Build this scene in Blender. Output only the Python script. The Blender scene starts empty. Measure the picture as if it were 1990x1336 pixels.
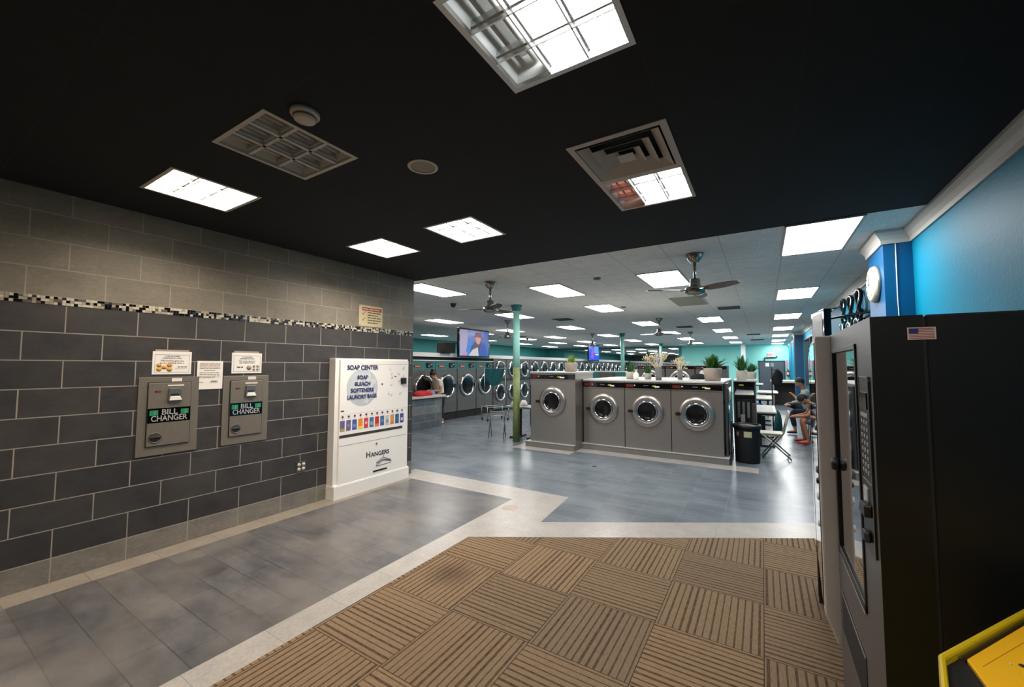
import bpy, bmesh, math, random
from mathutils import Vector, Matrix
random.seed(7)
PI = math.pi
sc = bpy.context.scene
COL = sc.collection
H = 1.697           # camera height
ZC = 3.08           # ceiling height

# ------------------------------------------------------------------ camera
cam_d = bpy.data.cameras.new('camera'); cam = bpy.data.objects.new('camera', cam_d); COL.objects.link(cam)
cam_d.sensor_width = 36.0; cam_d.sensor_fit = 'HORIZONTAL'
cam_d.lens = 785.5 / 1990 * 36.0; cam_d.clip_start = 0.03; cam_d.clip_end = 200
yaw, pitch, roll = .5545, .0552, .0021
fw = Vector((-math.sin(yaw)*math.cos(pitch), math.cos(yaw)*math.cos(pitch), math.sin(pitch)))
rt = Vector((math.cos(yaw), math.sin(yaw), 0)); up = rt.cross(fw)
r2 = rt*math.cos(roll)+up*math.sin(roll); u2 = -rt*math.sin(roll)+up*math.cos(roll)
cam.matrix_world = Matrix(((r2.x,u2.x,-fw.x,0),(r2.y,u2.y,-fw.y,0),(r2.z,u2.z,-fw.z,H),(0,0,0,1)))
sc.camera = cam
# ------------------------------------------------------------------ world, exposure
w = bpy.data.worlds.new('world'); sc.world = w; w.use_nodes = True
w.node_tree.nodes['Background'].inputs[0].default_value = (.03, .035, .05, 1)
w.node_tree.nodes['Background'].inputs[1].default_value = .3
sc.view_settings.view_transform = 'Standard'; sc.view_settings.look = 'None'
sc.view_settings.exposure = -0.08; sc.view_settings.gamma = 1.0; sc.view_settings.use_curve_mapping = False
sc.cycles.use_denoising = True; sc.cycles.adaptive_threshold = .015
sc.cycles.max_bounces = 8; sc.cycles.diffuse_bounces = 4; sc.cycles.glossy_bounces = 4
sc.cycles.sample_clamp_indirect = 3.0; sc.cycles.caustics_reflective = False; sc.cycles.caustics_refractive = False; sc.cycles.blur_glossy = 1.0
sc.cycles.denoiser = 'OPENIMAGEDENOISE'; sc.cycles.denoising_input_passes = 'RGB_ALBEDO_NORMAL'; sc.cycles.denoising_prefilter = 'ACCURATE'
L_HALL = 24.0        # radiance of the flush troffers in the hall
L_ENTRY = 32.0      # radiance of the parabolic fixtures in the entry
L_WARM = (1.0, .86, .70); L_COOL = (.93, .97, 1.0); L_WHITE = (1.0, .985, .96)

# ------------------------------------------------------------------ materials
def lin(c):
    return tuple(((v/255)/12.92 if v/255 <= .04045 else (((v/255)+.055)/1.055)**2.4) for v in c[:3]) + (1,)
MATS = {}
def mat(name, rgb=(128,128,128), rough=.6, metal=0, emit=0, emit_rgb=None, noise=0, nscale=8, bump=0, bscale=60,
        alpha=1, trans=0, coat=0, spec=.5, stretch=None):
    if name in MATS: return MATS[name]
    m = bpy.data.materials.new(name); m.use_nodes = True; MATS[name] = m
    nt = m.node_tree; b = nt.nodes['Principled BSDF']
    b.inputs['Base Color'].default_value = lin(rgb); b.inputs['Roughness'].default_value = rough
    b.inputs['Metallic'].default_value = metal; b.inputs['Specular IOR Level'].default_value = spec
    b.inputs['Coat Weight'].default_value = coat
    b.inputs['Transmission Weight'].default_value = trans
    if emit:
        b.inputs['Emission Color'].default_value = (tuple(emit_rgb)+(1,)) if emit_rgb else lin(rgb)
        b.inputs['Emission Strength'].default_value = emit
    if noise or bump:
        tc = nt.nodes.new('ShaderNodeTexCoord'); mp = nt.nodes.new('ShaderNodeMapping')
        nt.links.new(tc.outputs['Object'], mp.inputs[0])
        if stretch: mp.inputs['Scale'].default_value = stretch
        n = nt.nodes.new('ShaderNodeTexNoise'); n.inputs['Scale'].default_value = nscale; n.inputs['Detail'].default_value = 5
        nt.links.new(mp.outputs[0], n.inputs['Vector'])
        if noise:
            r = nt.nodes.new('ShaderNodeMapRange'); r.inputs[1].default_value = .25; r.inputs[2].default_value = .75
            r.inputs[3].default_value = 1-noise; r.inputs[4].default_value = 1+noise
            nt.links.new(n.outputs['Fac'], r.inputs[0])
            mx = nt.nodes.new('ShaderNodeMix'); mx.data_type = 'RGBA'; mx.blend_type = 'MULTIPLY'
            mx.inputs[0].default_value = 1; mx.inputs[6].default_value = lin(rgb)
            nt.links.new(r.outputs[0], mx.inputs[7]); nt.links.new(mx.outputs[2], b.inputs['Base Color'])
        if bump:
            n2 = nt.nodes.new('ShaderNodeTexNoise'); n2.inputs['Scale'].default_value = bscale; n2.inputs['Detail'].default_value = 3
            nt.links.new(mp.outputs[0], n2.inputs['Vector'])
            bp = nt.nodes.new('ShaderNodeBump'); bp.inputs['Strength'].default_value = bump; bp.inputs['Distance'].default_value = .01
            nt.links.new(n2.outputs['Fac'], bp.inputs['Height']); nt.links.new(bp.outputs[0], b.inputs['Normal'])
    return m
class NT:
    def __init__(s, m): s.m = m; s.t = m.node_tree
    def n(s, kind, **k):
        x = s.t.nodes.new(kind)
        for a, v in k.items(): setattr(x, a, v)
        return x
    def l(s, a, b): s.t.links.new(a, b)
    def math(s, op, a, b=None, c=None):
        x = s.n('ShaderNodeMath', operation=op)
        for i, v in enumerate((a, b, c)):
            if v is None: continue
            if isinstance(v, (int, float)): x.inputs[i].default_value = v
            else: s.l(v, x.inputs[i])
        return x.outputs[0]
    def mix(s, f, a, b, mode='MIX'):
        x = s.n('ShaderNodeMix', data_type='RGBA', blend_type=mode)
        for i, v in ((0, f), (6, a), (7, b)):
            if isinstance(v, (int, float)): x.inputs[i].default_value = v if i == 0 else (v,v,v,1)
            elif isinstance(v, tuple): x.inputs[i].default_value = v
            else: s.l(v, x.inputs[i])
        return x.outputs[2]
    def noise(s, vec, scale, detail=4, rough=.55):
        x = s.n('ShaderNodeTexNoise'); x.inputs['Scale'].default_value = scale; x.inputs['Detail'].default_value = detail
        x.inputs['Roughness'].default_value = rough; s.l(vec, x.inputs['Vector']); return x.outputs['Fac']
    def xyz(s, x, y, z):
        c = s.n('ShaderNodeCombineXYZ')
        for i, v in enumerate((x, y, z)):
            if isinstance(v, (int, float)): c.inputs[i].default_value = v
            else: s.l(v, c.inputs[i])
        return c.outputs[0]
    def mr(s, v, a, b, c, d):
        x = s.n('ShaderNodeMapRange'); s.l(v, x.inputs[0])
        for i, q in enumerate((a, b, c, d)): x.inputs[i+1].default_value = q
        return x.outputs[0]
def newmat(name, rough=.5, spec=.5):
    m = bpy.data.materials.new(name); m.use_nodes = True; MATS[name] = m
    b = m.node_tree.nodes['Principled BSDF']; b.inputs['Roughness'].default_value = rough; b.inputs['Specular IOR Level'].default_value = spec
    q = NT(m); tc = q.n('ShaderNodeTexCoord'); sp = q.n('ShaderNodeSeparateXYZ'); q.l(tc.outputs['Object'], sp.inputs[0])
    return m, b, q, tc.outputs['Object'], sp.outputs
def tile_mat(name, ax, ay, x0, y0, bw, bh, offset, c1, c2, cm, mortar=.004, rough=.5, bias=0, streak=(1,3), amp=.35, bumpd=.002, cloud=None):
    """running-bond tiles: ax/ay choose the object axes, (x0,y0) a joint, bw x bh the tile"""
    m, b, q, co, s = newmat(name, rough)
    u = q.math('SUBTRACT', s[ax], x0); v = q.math('SUBTRACT', s[ay], y0)
    vec = q.xyz(u, v, 0)
    br = q.n('ShaderNodeTexBrick', offset=offset, offset_frequency=2, squash=1.0)
    q.l(vec, br.inputs['Vector']); br.inputs['Color1'].default_value = lin(c1); br.inputs['Color2'].default_value = lin(c2)
    br.inputs['Mortar'].default_value = lin(cm); br.inputs['Scale'].default_value = 1; br.inputs['Mortar Size'].default_value = mortar
    br.inputs['Mortar Smooth'].default_value = .1; br.inputs['Bias'].default_value = bias
    br.inputs['Brick Width'].default_value = bw; br.inputs['Row Height'].default_value = bh
    sv = q.xyz(q.math('MULTIPLY', u, streak[0]), q.math('MULTIPLY', v, streak[1]), 0)
    n1 = q.noise(sv, 2.9, 6, .62); n2 = q.noise(sv, 22, 3)
    f = q.math('MULTIPLY', q.mr(n1, .36, .64, 1-amp, 1+amp), q.mr(n2, .3, .7, .88, 1.12))
    fc2 = q.n('ShaderNodeMix', data_type='FLOAT'); q.l(br.outputs['Fac'], fc2.inputs[0]); q.l(f, fc2.inputs[2]); fc2.inputs[3].default_value = 1
    col = q.mix(1.0, br.outputs['Color'], fc2.outputs[0], 'MULTIPLY')
    if cloud:
        n3 = q.noise(vec, cloud[1], 4, .6)
        col = q.mix(q.mr(n3, .3, .75, 0, cloud[2]), col, lin(cloud[0]))
    q.l(col, b.inputs['Base Color'])
    bp = q.n('ShaderNodeBump'); bp.inputs['Strength'].default_value = .5; bp.inputs['Distance'].default_value = bumpd; bp.invert = True
    q.l(br.outputs['Fac'], bp.inputs['Height']); q.l(bp.outputs[0], b.inputs['Normal'])
    b.inputs['Roughness'].default_value = rough
    return m

steel = mat('brushed_steel', (172,166,160), .34, .9, noise=.07, nscale=14, stretch=(1,1,9))
steel_dk = mat('dull_steel', (112,110,106), .42, .85, noise=.08, nscale=10)
chrome = mat('chrome', (205,205,205), .12, 1)
alu = mat('aluminium', (165,163,158), .35, .9)
black = mat('black_plastic', (16,16,18), .4)
blackm = mat('matte_black', (9,9,10), .75)
blackg = mat('black_gloss', (6,6,7), .12, coat=.5)
glassdk = mat('dark_drum_glass', (18,18,19), .16, spec=.35)
white = mat('white_enamel', (247,243,238), .42)
whitep = mat('white_paper', (236,228,220), .6)
offw = mat('offwhite_plastic', (196,188,176), .5)
red = mat('red_plastic', (150,22,22), .4)
teal = mat('teal_paint', (52,128,128), .5, noise=.05)
pole_teal = mat('pole_teal_paint', (160,226,212), .45)
pole_green = mat('pole_green_paint', (128,142,84), .5, noise=.25, nscale=9)
greyp = mat('grey_plastic', (120,118,116), .5)
leafm = mat('leaf_green', (44,92,30), .5, noise=.3, nscale=30)
leafl = mat('leaf_light_green', (112,140,48), .5, noise=.2, nscale=30)
ceramic = mat('white_ceramic', (196,190,180), .5, noise=.05)
ceramic_b = mat('beige_ceramic', (176,160,148), .55, noise=.08)
countertop = mat('pale_countertop', (186,184,178), .3, noise=.06, nscale=30)
concrete = mat('grey_curb_tile', (118,116,112), .5, noise=.12, nscale=6)
lipm = mat('pale_tile_edge', (176,172,166), .4)
cloth_w = mat('white_cloth', (205,200,192), .9, bump=.3)
cloth_r = mat('red_cloth', (172,22,34), .9, bump=.3)
cloth_d = mat('dark_cloth', (22,22,26), .9, bump=.3)
cloth_g = mat('grey_cloth', (92,94,98), .9, bump=.3)
cloth_b = mat('blue_cloth', (28,66,150), .9)
tealcloth = mat('teal_cloth', (0,72,76), .85, bump=.3)
ink = mat('dark_ink', (34,30,40), .7); inkblue = mat('blue_ink', (44,44,100), .6); inkred = mat('red_ink', (170,36,34), .6)
silver_ink = mat('silver_ink', (170,170,168), .5)
gold = mat('gold_coin_print', (206,158,74), .6)
skin1 = mat('skin_tan', (168,110,78), .6); skin2 = mat('skin_light', (192,138,108), .6)
hairm = mat('black_hair', (14,11,10), .6, bump=.4, bscale=200)

# ------------------------------------------------------------------ mesh builder
class MB:
    def __init__(s): s.v = []; s.f = []; s.mi = []; s.mats = []; s.M = Matrix.Identity(4); s.cur = 0; s.sm = []
    def use(s, m):
        if m not in s.mats: s.mats.append(m)
        s.cur = s.mats.index(m); return s
    def add(s, vs, fs, smooth=False):
        o = len(s.v); s.v += [tuple(s.M @ Vector(p)) for p in vs]
        for f in fs: s.f.append([i+o for i in f]); s.mi.append(s.cur); s.sm.append(smooth)
        return s
    def box(s, x0, x1, y0, y1, z0, z1):
        v = [(x0,y0,z0),(x1,y0,z0),(x1,y1,z0),(x0,y1,z0),(x0,y0,z1),(x1,y0,z1),(x1,y1,z1),(x0,y1,z1)]
        return s.add(v, [(0,3,2,1),(4,5,6,7),(0,1,5,4),(1,2,6,5),(2,3,7,6),(3,0,4,7)])
    def rbox(s, x0, x1, y0, y1, z0, z1, r, axis='y', n=4):
        """box with rounded corners seen along axis (extruded prism)"""
        def ring(a0, a1, b0, b1):
            pts = []
            for (ca, cb, st) in ((a1-r,b1-r,0),(a0+r,b1-r,90),(a0+r,b0+r,180),(a1-r,b0+r,270)):
                for k in range(n+1):
                    t = math.radians(st+90*k/n); pts.append((ca+r*math.cos(t), cb+r*math.sin(t)))
            return pts
        if axis == 'y': pts = ring(x0,x1,z0,z1); return s.prism([(p[0],p[1]) for p in pts], y0, y1, 'y')
        if axis == 'z': pts = ring(x0,x1,y0,y1); return s.prism(pts, z0, z1, 'z')
        pts = ring(y0,y1,z0,z1); return s.prism(pts, x0, x1, 'x')
    def prism(s, pts, a, b, axis='z'):
        n = len(pts)
        mk = {'z': lambda p,c:(p[0],p[1],c), 'y': lambda p,c:(p[0],c,p[1]), 'x': lambda p,c:(c,p[0],p[1])}[axis]
        v = [mk(p,a) for p in pts]+[mk(p,b) for p in pts]
        f = [tuple(range(n)), tuple(range(2*n-1,n-1,-1))]+[(i,(i+1)%n,(i+1)%n+n,i+n)[::-1] for i in range(n)]
        return s.add(v, f)
    def tube(s, pts, r, n=8, cap=True):
        pts = [Vector(p) for p in pts]; rs = r if isinstance(r, (list,tuple)) else [r]*len(pts)
        v = []; f = []; prev = None
        for i, p in enumerate(pts):
            d = (pts[min(i+1,len(pts)-1)]-pts[max(i-1,0)]).normalized()
            a = prev if prev else (Vector((0,0,1)) if abs(d.z) < .9 else Vector((1,0,0)))
            e1 = (a - d*a.dot(d)).normalized(); e2 = d.cross(e1); prev = e1
            for k in range(n):
                t = 2*PI*k/n; v.append(p+(e1*math.cos(t)+e2*math.sin(t))*rs[i])
        for i in range(len(pts)-1):
            for k in range(n): f.append((i*n+k, i*n+(k+1)%n, (i+1)*n+(k+1)%n, (i+1)*n+k))
        s.add(v, f, True)
        if cap:
            o = len(s.v)-len(v)
            s.f.append([o+k for k in range(n)][::-1]); s.mi.append(s.cur); s.sm.append(False)
            s.f.append([o+(len(pts)-1)*n+k for k in range(n)]); s.mi.append(s.cur); s.sm.append(False)
        return s
    def cyl(s, c, r, z0, z1, n=20, r2=None):
        return s.tube([(c[0],c[1],z0),(c[0],c[1],z1)], [r, r if r2 is None else r2], n)
    def lathe(s, prof, c=(0,0,0), axis='z', n=32, smooth=True):
        """prof: (radius, height) along axis; axis '-y' points to the viewer"""
        v = []; f = []
        for (r, h) in prof:
            for k in range(n):
                t = 2*PI*k/n; a, b = r*math.cos(t), r*math.sin(t)
                v.append({'z':(c[0]+a,c[1]+b,c[2]+h), '-y':(c[0]+a,c[1]-h,c[2]+b), 'x':(c[0]+h,c[1]+a,c[2]+b), '-z':(c[0]+a,c[1]-b,c[2]-h)}[axis])
        for i in range(len(prof)-1):
            for k in range(n): f.append((i*n+k, i*n+(k+1)%n, (i+1)*n+(k+1)%n, (i+1)*n+k))
        if prof[0][0] > 1e-6 and False: pass
        s.add(v, f, smooth); return s
    def build(s, name, m=None, parent=None, bevel=0, loc=None):
        me = bpy.data.meshes.new(name); me.from_pydata(s.v, [], s.f)
        ms = s.mats if s.mats else [m]
        for x in ms: me.materials.append(x)
        if s.mats: me.polygons.foreach_set('material_index', s.mi)
        me.polygons.foreach_set('use_smooth', s.sm); me.update()
        if len(me.polygons) > 1:
            bm = bmesh.new(); bm.from_mesh(me); bmesh.ops.recalc_face_normals(bm, faces=bm.faces); bm.to_mesh(me); bm.free()
        o = bpy.data.objects.new(name, me); COL.objects.link(o)
        if parent: o.parent = parent
        if loc: o.location = loc
        if bevel:
            b = o.modifiers.new('bevel', 'BEVEL'); b.width = bevel; b.segments = 2; b.limit_method = 'ANGLE'
        return o
def tag(o, label, cat, group=None, kind=None):
    o['label'] = label; o['category'] = cat
    if group: o['group'] = group
    if kind: o['kind'] = kind
    return o
def thing(name, label, cat, loc=(0,0,0), rz=0, group=None):
    o = bpy.data.objects.new(name, None); COL.objects.link(o); o.empty_display_size = .1
    o.location = loc; o.rotation_euler = (0,0,rz); return tag(o, label, cat, group)
def dup(root, loc, rz=None, label=None, group=None):
    r = root.copy(); COL.objects.link(r); r.location = loc
    if rz is not None: r.rotation_euler = (0,0,rz)
    if label: r['label'] = label
    if group: r['group'] = group
    allo = list(root_children(root))
    for ch in allo:
        c = ch.copy(); COL.objects.link(c); c.parent = r
        for g in root_children(ch):
            d = g.copy(); COL.objects.link(d); d.parent = c
    return r
def root_children(o): return list(o.children)
def struct(o, **k):
    o['kind'] = 'structure'; return o
def text(parent, name, s, size, x, z, y, m, align='CENTER', sx=1, ext=.0006, label=None, bold=0):
    cu = bpy.data.curves.new(name, 'FONT'); cu.body = s; cu.size = size; cu.align_x = align; cu.align_y = 'CENTER'; cu.extrude = ext; cu.offset = bold
    cu.space_line = .95
    t = bpy.data.objects.new(name, cu)
    me = bpy.data.meshes.new_from_object(t); bpy.data.objects.remove(t); bpy.data.curves.remove(cu)
    me.transform(Matrix.Translation((x,y,z)) @ Matrix.Rotation(PI/2,4,'X') @ Matrix.Diagonal((sx,1,1,1)))
    me.materials.clear(); me.materials.append(m)
    o = bpy.data.objects.new(name, me); COL.objects.link(o); o.parent = parent
    if label: o['label'] = label
    return o
def scribble(mb, x0, x1, z, h, y, words=4):
    """a row of unreadably small print: short bars with gaps"""
    x = x0; L = (x1-x0)
    while x < x1-.004:
        wl = random.uniform(.5,1.3)*L/words/1.15
        mb.box(x, min(x+wl, x1), y-.0006, y, z-h/2, z+h/2); x += wl+.12*L/words
ORD = ['nearest','second','third','fourth','fifth','sixth','seventh','eighth','ninth','tenth','eleventh','twelfth','thirteenth','fourteenth','fifteenth','sixteenth','seventeenth','eighteenth','nineteenth','twentieth','twenty-first']
# =================================================================== SETTING
XL = -4.77; XR = 1.30; YE = 4.74; YB = -3.2; YF = 30.0; XW = -15.0; XR2 = 1.38
T = .4433; R0 = .187; RH = .2207; JY = .864
# --- floor
f_entry = tile_mat('slate_entry_tile', 0, 1, -4.5, .62, T, T/2, .5, (56,60,68), (82,83,86), (40,38,36), .0045, .3, 0, (.9,2.6), .42, .001, ((122,116,110), 1.3, .9))
f_hall = tile_mat('slate_hall_tile', 0, 1, -1.28, 4.5, .43, .215, 0, (74,83,93), (98,107,115), (122,128,132), .0022, .26, 0, (.7,2.8), .2, .0004, ((124,132,138), 1.0, .8))
f_band = tile_mat('pale_band_tile', 1, 0, 1.01, -12.0, .4433, 2.31, 0, (160,154,148), (166,160,154), (124,117,110), .0016, .3, 0, (2,2), .08, .0006)
f_strip = tile_mat('pale_wall_border_tile', 1, 0, 1.05, -12.0, .4433, 3.6, 0, (134,126,114), (140,131,119), (84,77,68), .0018, .4, 0, (2,2), .08, .0006)
mb = MB()
def poly(m, pts, z=0): mb.use(m).add([(x,y,z) for x,y in pts], [tuple(range(len(pts)))])
poly(f_strip, [(XL,YB),(-4.53,YB),(-4.53,4.47),(XL,4.47)])
poly(f_entry, [(-4.53,YB),(-2.76,YB),(-2.76,4.47),(-4.53,4.47)])
poly(f_band, [(-2.76,YB),(1.4,YB),(1.4,6.14),(-2.1,3.99),(-2.18,4.92),(-4.9,4.9),(-4.9,4.47),(-2.76,4.47)])
poly(f_hall, [(XW,4.47),(-4.9,4.47),(-4.9,4.9),(-2.18,4.92),(-2.1,3.99),(1.4,6.14),(1.4,YF),(XW,YF)])
poly(f_band, [(-4.5,7.25),(-3.2,7.25),(-3.2,7.58),(-.1,7.58),(-.1,7.95),(-4.5,7.95)], .0015)
floor = struct(mb.build('floor'))
# --- carpet tiles
m, b, q, co, s = newmat('striped_carpet', .95, .1)
tx = q.math('DIVIDE', q.math('ADD', s[0], 1.88), .613); ty = q.math('DIVIDE', q.math('SUBTRACT', s[1], 2.235), .613)
ix = q.math('FLOOR', tx); iy = q.math('FLOOR', ty)
par = q.math('MODULO', q.math('ABSOLUTE', q.math('ADD', ix, iy)), 2)
fm = q.n('ShaderNodeMix', data_type='FLOAT'); q.l(par, fm.inputs[0]); q.l(ty, fm.inputs[2]); q.l(tx, fm.inputs[3]); sv = fm.outputs[0]
fo = q.n('ShaderNodeMix', data_type='FLOAT'); q.l(par, fo.inputs[0]); q.l(tx, fo.inputs[2]); q.l(ty, fo.inputs[3]); ov = fo.outputs[0]
k = q.math('MULTIPLY', sv, 14.0); fr = q.math('FRACT', k); idx = q.math('FLOOR', k)
wn = q.n('ShaderNodeTexWhiteNoise', noise_dimensions='1D'); q.l(q.math('ADD', idx, q.math('MULTIPLY', par, 37.3)), wn.inputs['W'])
wd = q.mr(wn.outputs['Value'], 0, 1, .16, .42)
line = q.math('LESS_THAN', q.math('ABSOLUTE', q.math('SUBTRACT', fr, .5)), q.math('MULTIPLY', wd, .5))
fine = q.math('FRACT', q.math('MULTIPLY', sv, 70.0)); fl = q.mr(fine, 0, 1, .88, 1.1)
nz = q.noise(q.xyz(q.math('MULTIPLY', sv, 60), q.math('MULTIPLY', ov, 9), 0), 1.5, 4, .7)
dark = q.math('MULTIPLY', line, q.mr(nz, .3, .6, .35, 1.0))
edge = q.math('LESS_THAN', q.math('MINIMUM', q.math('FRACT', tx), q.math('FRACT', ty)), .008)
wn2 = q.n('ShaderNodeTexWhiteNoise', noise_dimensions='2D'); q.l(q.xyz(ix, iy, 0), wn2.inputs['Vector'])
base = q.mix(wn2.outputs['Value'], lin((140,116,90)), lin((122,104,84)))
base = q.mix(1.0, base, q.mr(nz, .25, .75, .74, 1.22), 'MULTIPLY')
base = q.mix(1.0, base, fl, 'MULTIPLY')
colr = q.mix(dark, base, lin((66,52,40)))
colr = q.mix(edge, colr, lin((60,48,38)))
# worn stain left near the corner of the mat
dv = q.n('ShaderNodeVectorMath', operation='DISTANCE'); q.l(co, dv.inputs[0]); dv.inputs[1].default_value = (-2.2, 2.62, .01)
colr = q.mix(q.mr(dv.outputs['Value'], .05, .24, .5, 0), colr, lin((58,44,34)))
q.l(colr, b.inputs['Base Color'])
bp = q.n('ShaderNodeBump'); bp.inputs['Strength'].default_value = .6; bp.inputs['Distance'].default_value = .004
q.l(q.math('SUBTRACT', nz, q.math('MULTIPLY', line, .6)), bp.inputs['Height']); q.l(bp.outputs[0], b.inputs['Normal'])
mb = MB(); mb.prism([(-2.52,YB+.02),(1.28,YB+.02),(1.28,5.58),(-2.52,3.26)], 0, .007)
carpet = tag(mb.build('carpet', m), 'brown striped entrance carpet of alternating square tiles beside the grey floor tiles', 'carpet')
# --- left tiled wall
w_lo = tile_mat('charcoal_wall_tile', 1, 2, JY, R0-RH, T, RH, .5, (36,37,43), (54,52,53), (164,156,144), .0042, .5, 0, (1.4,2.4), .26, .002, ((84,79,73), 2.2, .5))
w_hi = tile_mat('taupe_wall_tile', 1, 2, JY, 2.239-10*RH, T, RH, .5, (130,123,110), (139,131,118), (170,161,146), .0044, .5, 0, (1.4,2.4), .10, .002, ((92,88,80), 2, .3))
w_base = tile_mat('grey_base_tile', 1, 2, JY, -.0337, T, RH, 0, (126,120,112), (118,114,108), (158,150,138), .0042, .5, 0, (1.4,2.4), .16, .002)
mb = MB(); TH = .22
YW = 4.68
def wallstrip(m, z0, z1): mb.use(m).add([(XL,YB,z0),(XL,YW,z0),(XL,YW,z1),(XL,YB,z1)], [(0,1,2,3)])
wallstrip(w_base, 0, R0); wallstrip(w_lo, R0, 2.173); wallstrip(w_lo, 2.173, 2.239); wallstrip(w_hi, 2.239, ZC)
wend = mat('wall_end_trim', (150,148,144), .5); wback = mat('hall_grey_wall', (150,150,148), .6)
mb.use(wend).add([(XL,YW,0),(XL-TH,YW,0),(XL-TH,YW,ZC),(XL,YW,ZC)], [(0,1,2,3)])
mb.use(wback).add([(XL-TH,YB,0),(XL-TH,YW,0),(XL-TH,YW,ZC),(XL-TH,YB,ZC)], [(0,1,2,3)])
mb.add([(XL,YB,0),(XL-TH,YB,0),(XL-TH,YB,ZC),(XL,YB,ZC)], [(0,1,2,3)])
mb.add([(XL,YB,ZC),(XL-TH,YB,ZC),(XL-TH,YW,ZC),(XL,YW,ZC)], [(0,1,2,3)]); mb.add([(XL,YB,0),(XL-TH,YB,0),(XL-TH,YW,0),(XL,YW,0)], [(0,1,2,3)])
struct(mb.build('wall_left'))
# mosaic band
mos = [mat('mosaic_black', (14,14,16), .12), mat('mosaic_white', (214,206,188), .2), mat('mosaic_grey', (104,100,96), .25),
       mat('mosaic_dark', (52,50,50), .2), mat('mosaic_cream', (176,166,146), .25)]
grout = mat('mosaic_grout', (150,142,130), .8)
mb = MB(); mb.use(grout).box(XL, XL+.003, YB, YW, 2.173, 2.239)
pitch_m = .0225
for r in range(3):
    y = YB+.01; z0 = 2.1745+r*.0217
    while y < YW-.02:
        wl = 2 if random.random() < .12 else 1
        c = random.choices(range(5), (30,30,14,12,16))[0]
        ye = min(y+pitch_m*wl-.0025, YW-.002)
        mb.use(mos[c]).box(XL+.002, XL+.006, y, ye, z0, z0+.0192); y += pitch_m*wl
struct(mb.build('trim_1'))
# --- right wall, pillars, hall walls
wallblue = mat('blue_wall_paint', (0,136,172), .55, bump=.25, bscale=55, spec=.2)
pillblue = mat('deep_blue_paint', (0,88,138), .42, bump=.1, bscale=60)
pilldeep = mat('navy_blue_paint', (0,68,104), .5)
aqua = mat('aqua_wall_paint', (150,230,220), .5)
tealw = mat('teal_wall_paint', (64,158,156), .55)
trimw = mat('white_crown_paint', (196,192,186), .5)
mb = MB(); mb.use(wallblue).box(XR, XR+.25, YB, 5.47, 0, ZC); struct(mb.build('wall_right'))
mb = MB(); mb.use(pillblue).box(1.08, 1.6, 5.47, 6.15, 0, ZC); struct(mb.build('trim_2'))
mb = MB(); mb.use(wallblue).box(XR2, XR2+.25, 6.15, 12.6, 0, ZC); mb.use(wallblue).box(XR2, XR2+.25, 19.0, YF, 0, ZC)
mb.use(wallblue).box(XR2, XR2+.25, 12.6, 19.0, 0, .9); mb.use(wallblue).box(XR2, XR2+.25, 12.6, 19.0, 2.75, ZC); struct(mb.build('wall_right_hall'))
mb = MB(); mb.use(mat('night_window_glass', (40,50,60), .04, metal=.0, spec=1.0, coat=1)).box(XR2+.05, XR2+.07, 12.6, 19.0, .9, 2.75)
win = struct(mb.build('window_1'))
mb = MB(); mb.use(mat('window_frame_grey', (70,84,92), .4, .4))
for y in (12.6, 14.7, 16.8, 18.93): mb.box(XR2-.01, XR2+.08, y, y+.07, .9, 2.75)
mb.box(XR2-.01, XR2+.08, 12.6, 19.0, .9, .97); mb.box(XR2-.01, XR2+.08, 12.6, 19.0, 2.68, 2.75)
struct(mb.build('window_frame', None, win))
mb = MB(); mb.use(pilldeep).box(1.10, 1.5, 19.6, 20.3, 0, ZC); struct(mb.build('trim_3'))
mb = MB(); mb.use(aqua).box(-4.75, 1.7, YF, YF+.2, 0, ZC); struct(mb.build('wall_back'))
mb = MB(); mb.use(tealw).box(XW, -4.75, YF+.03, YF+.2, 0, ZC); struct(mb.build('wall_back_mirrored'))
mb = MB(); mb.use(mat('mirror_glass', (205,212,214), .02, 1)).box(-13.6, -4.95, YF-.005, YF+.02, 1.15, 2.98); struct(mb.build('mirror_1'))  # wall mirror on the back wall, reflecting the hall lights; no opening
mb = MB(); mb.use(tealw).box(XW-.2, XW, 4.4, YF, 0, ZC); struct(mb.build('wall_left_far'))
mb = MB(); mb.use(wback).box(XW, XL-TH, 4.2, 4.4, 0, ZC); struct(mb.build('wall_front_hall'))
mb = MB(); mb.use(mat('entry_front_wall', (70,68,66), .6)).box(XL-.3, XR+.3, YB-.2, YB, 0, ZC); struct(mb.build('wall_front'))
# crown trims
def crown(name, pts, h=.135, d=.07):
    """pts: wall foot line (x,y); the moulding sits to the left of the direction of travel"""
    mb = MB(); prof = [(0,-h),(.018,-h),(.022,-h*.72),(.045,-h*.42),(d,-h*.2),(d,0),(0,0)]
    n = len(prof); V = []; 
    for i, p in enumerate(pts):
        p = Vector(p); a = (Vector(pts[i])-Vector(pts[i-1])).normalized() if i else (Vector(pts[1])-Vector(pts[0])).normalized()
        c = (Vector(pts[i+1])-p).normalized() if i < len(pts)-1 else a
        na = Vector((-a.y,a.x)); nc = Vector((-c.y,c.x)); bi = (na+nc); bi = bi/ (bi.length**2/2) if bi.length > 1e-6 else na
        for (o, z) in prof: V.append((p.x+bi.x*o, p.y+bi.y*o, ZC+z))
    F = []
    for i in range(len(pts)-1):
        for k2 in range(n): F.append((i*n+k2, i*n+(k2+1)%n, (i+1)*n+(k2+1)%n, (i+1)*n+k2))
    F.append(tuple(range(n))[::-1]); F.append(tuple((len(pts)-1)*n+k2 for k2 in range(n)))
    mb.use(trimw).add(V, F); return struct(mb.build(name))
crown('trim_4', [(XR,YB),(XR,5.47),(1.08,5.47),(1.08,6.15),(XR2,6.15),(XR2,19.6),(1.10,19.6),(1.10,20.3),(XR2,20.3),(XR2,YF)])
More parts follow.
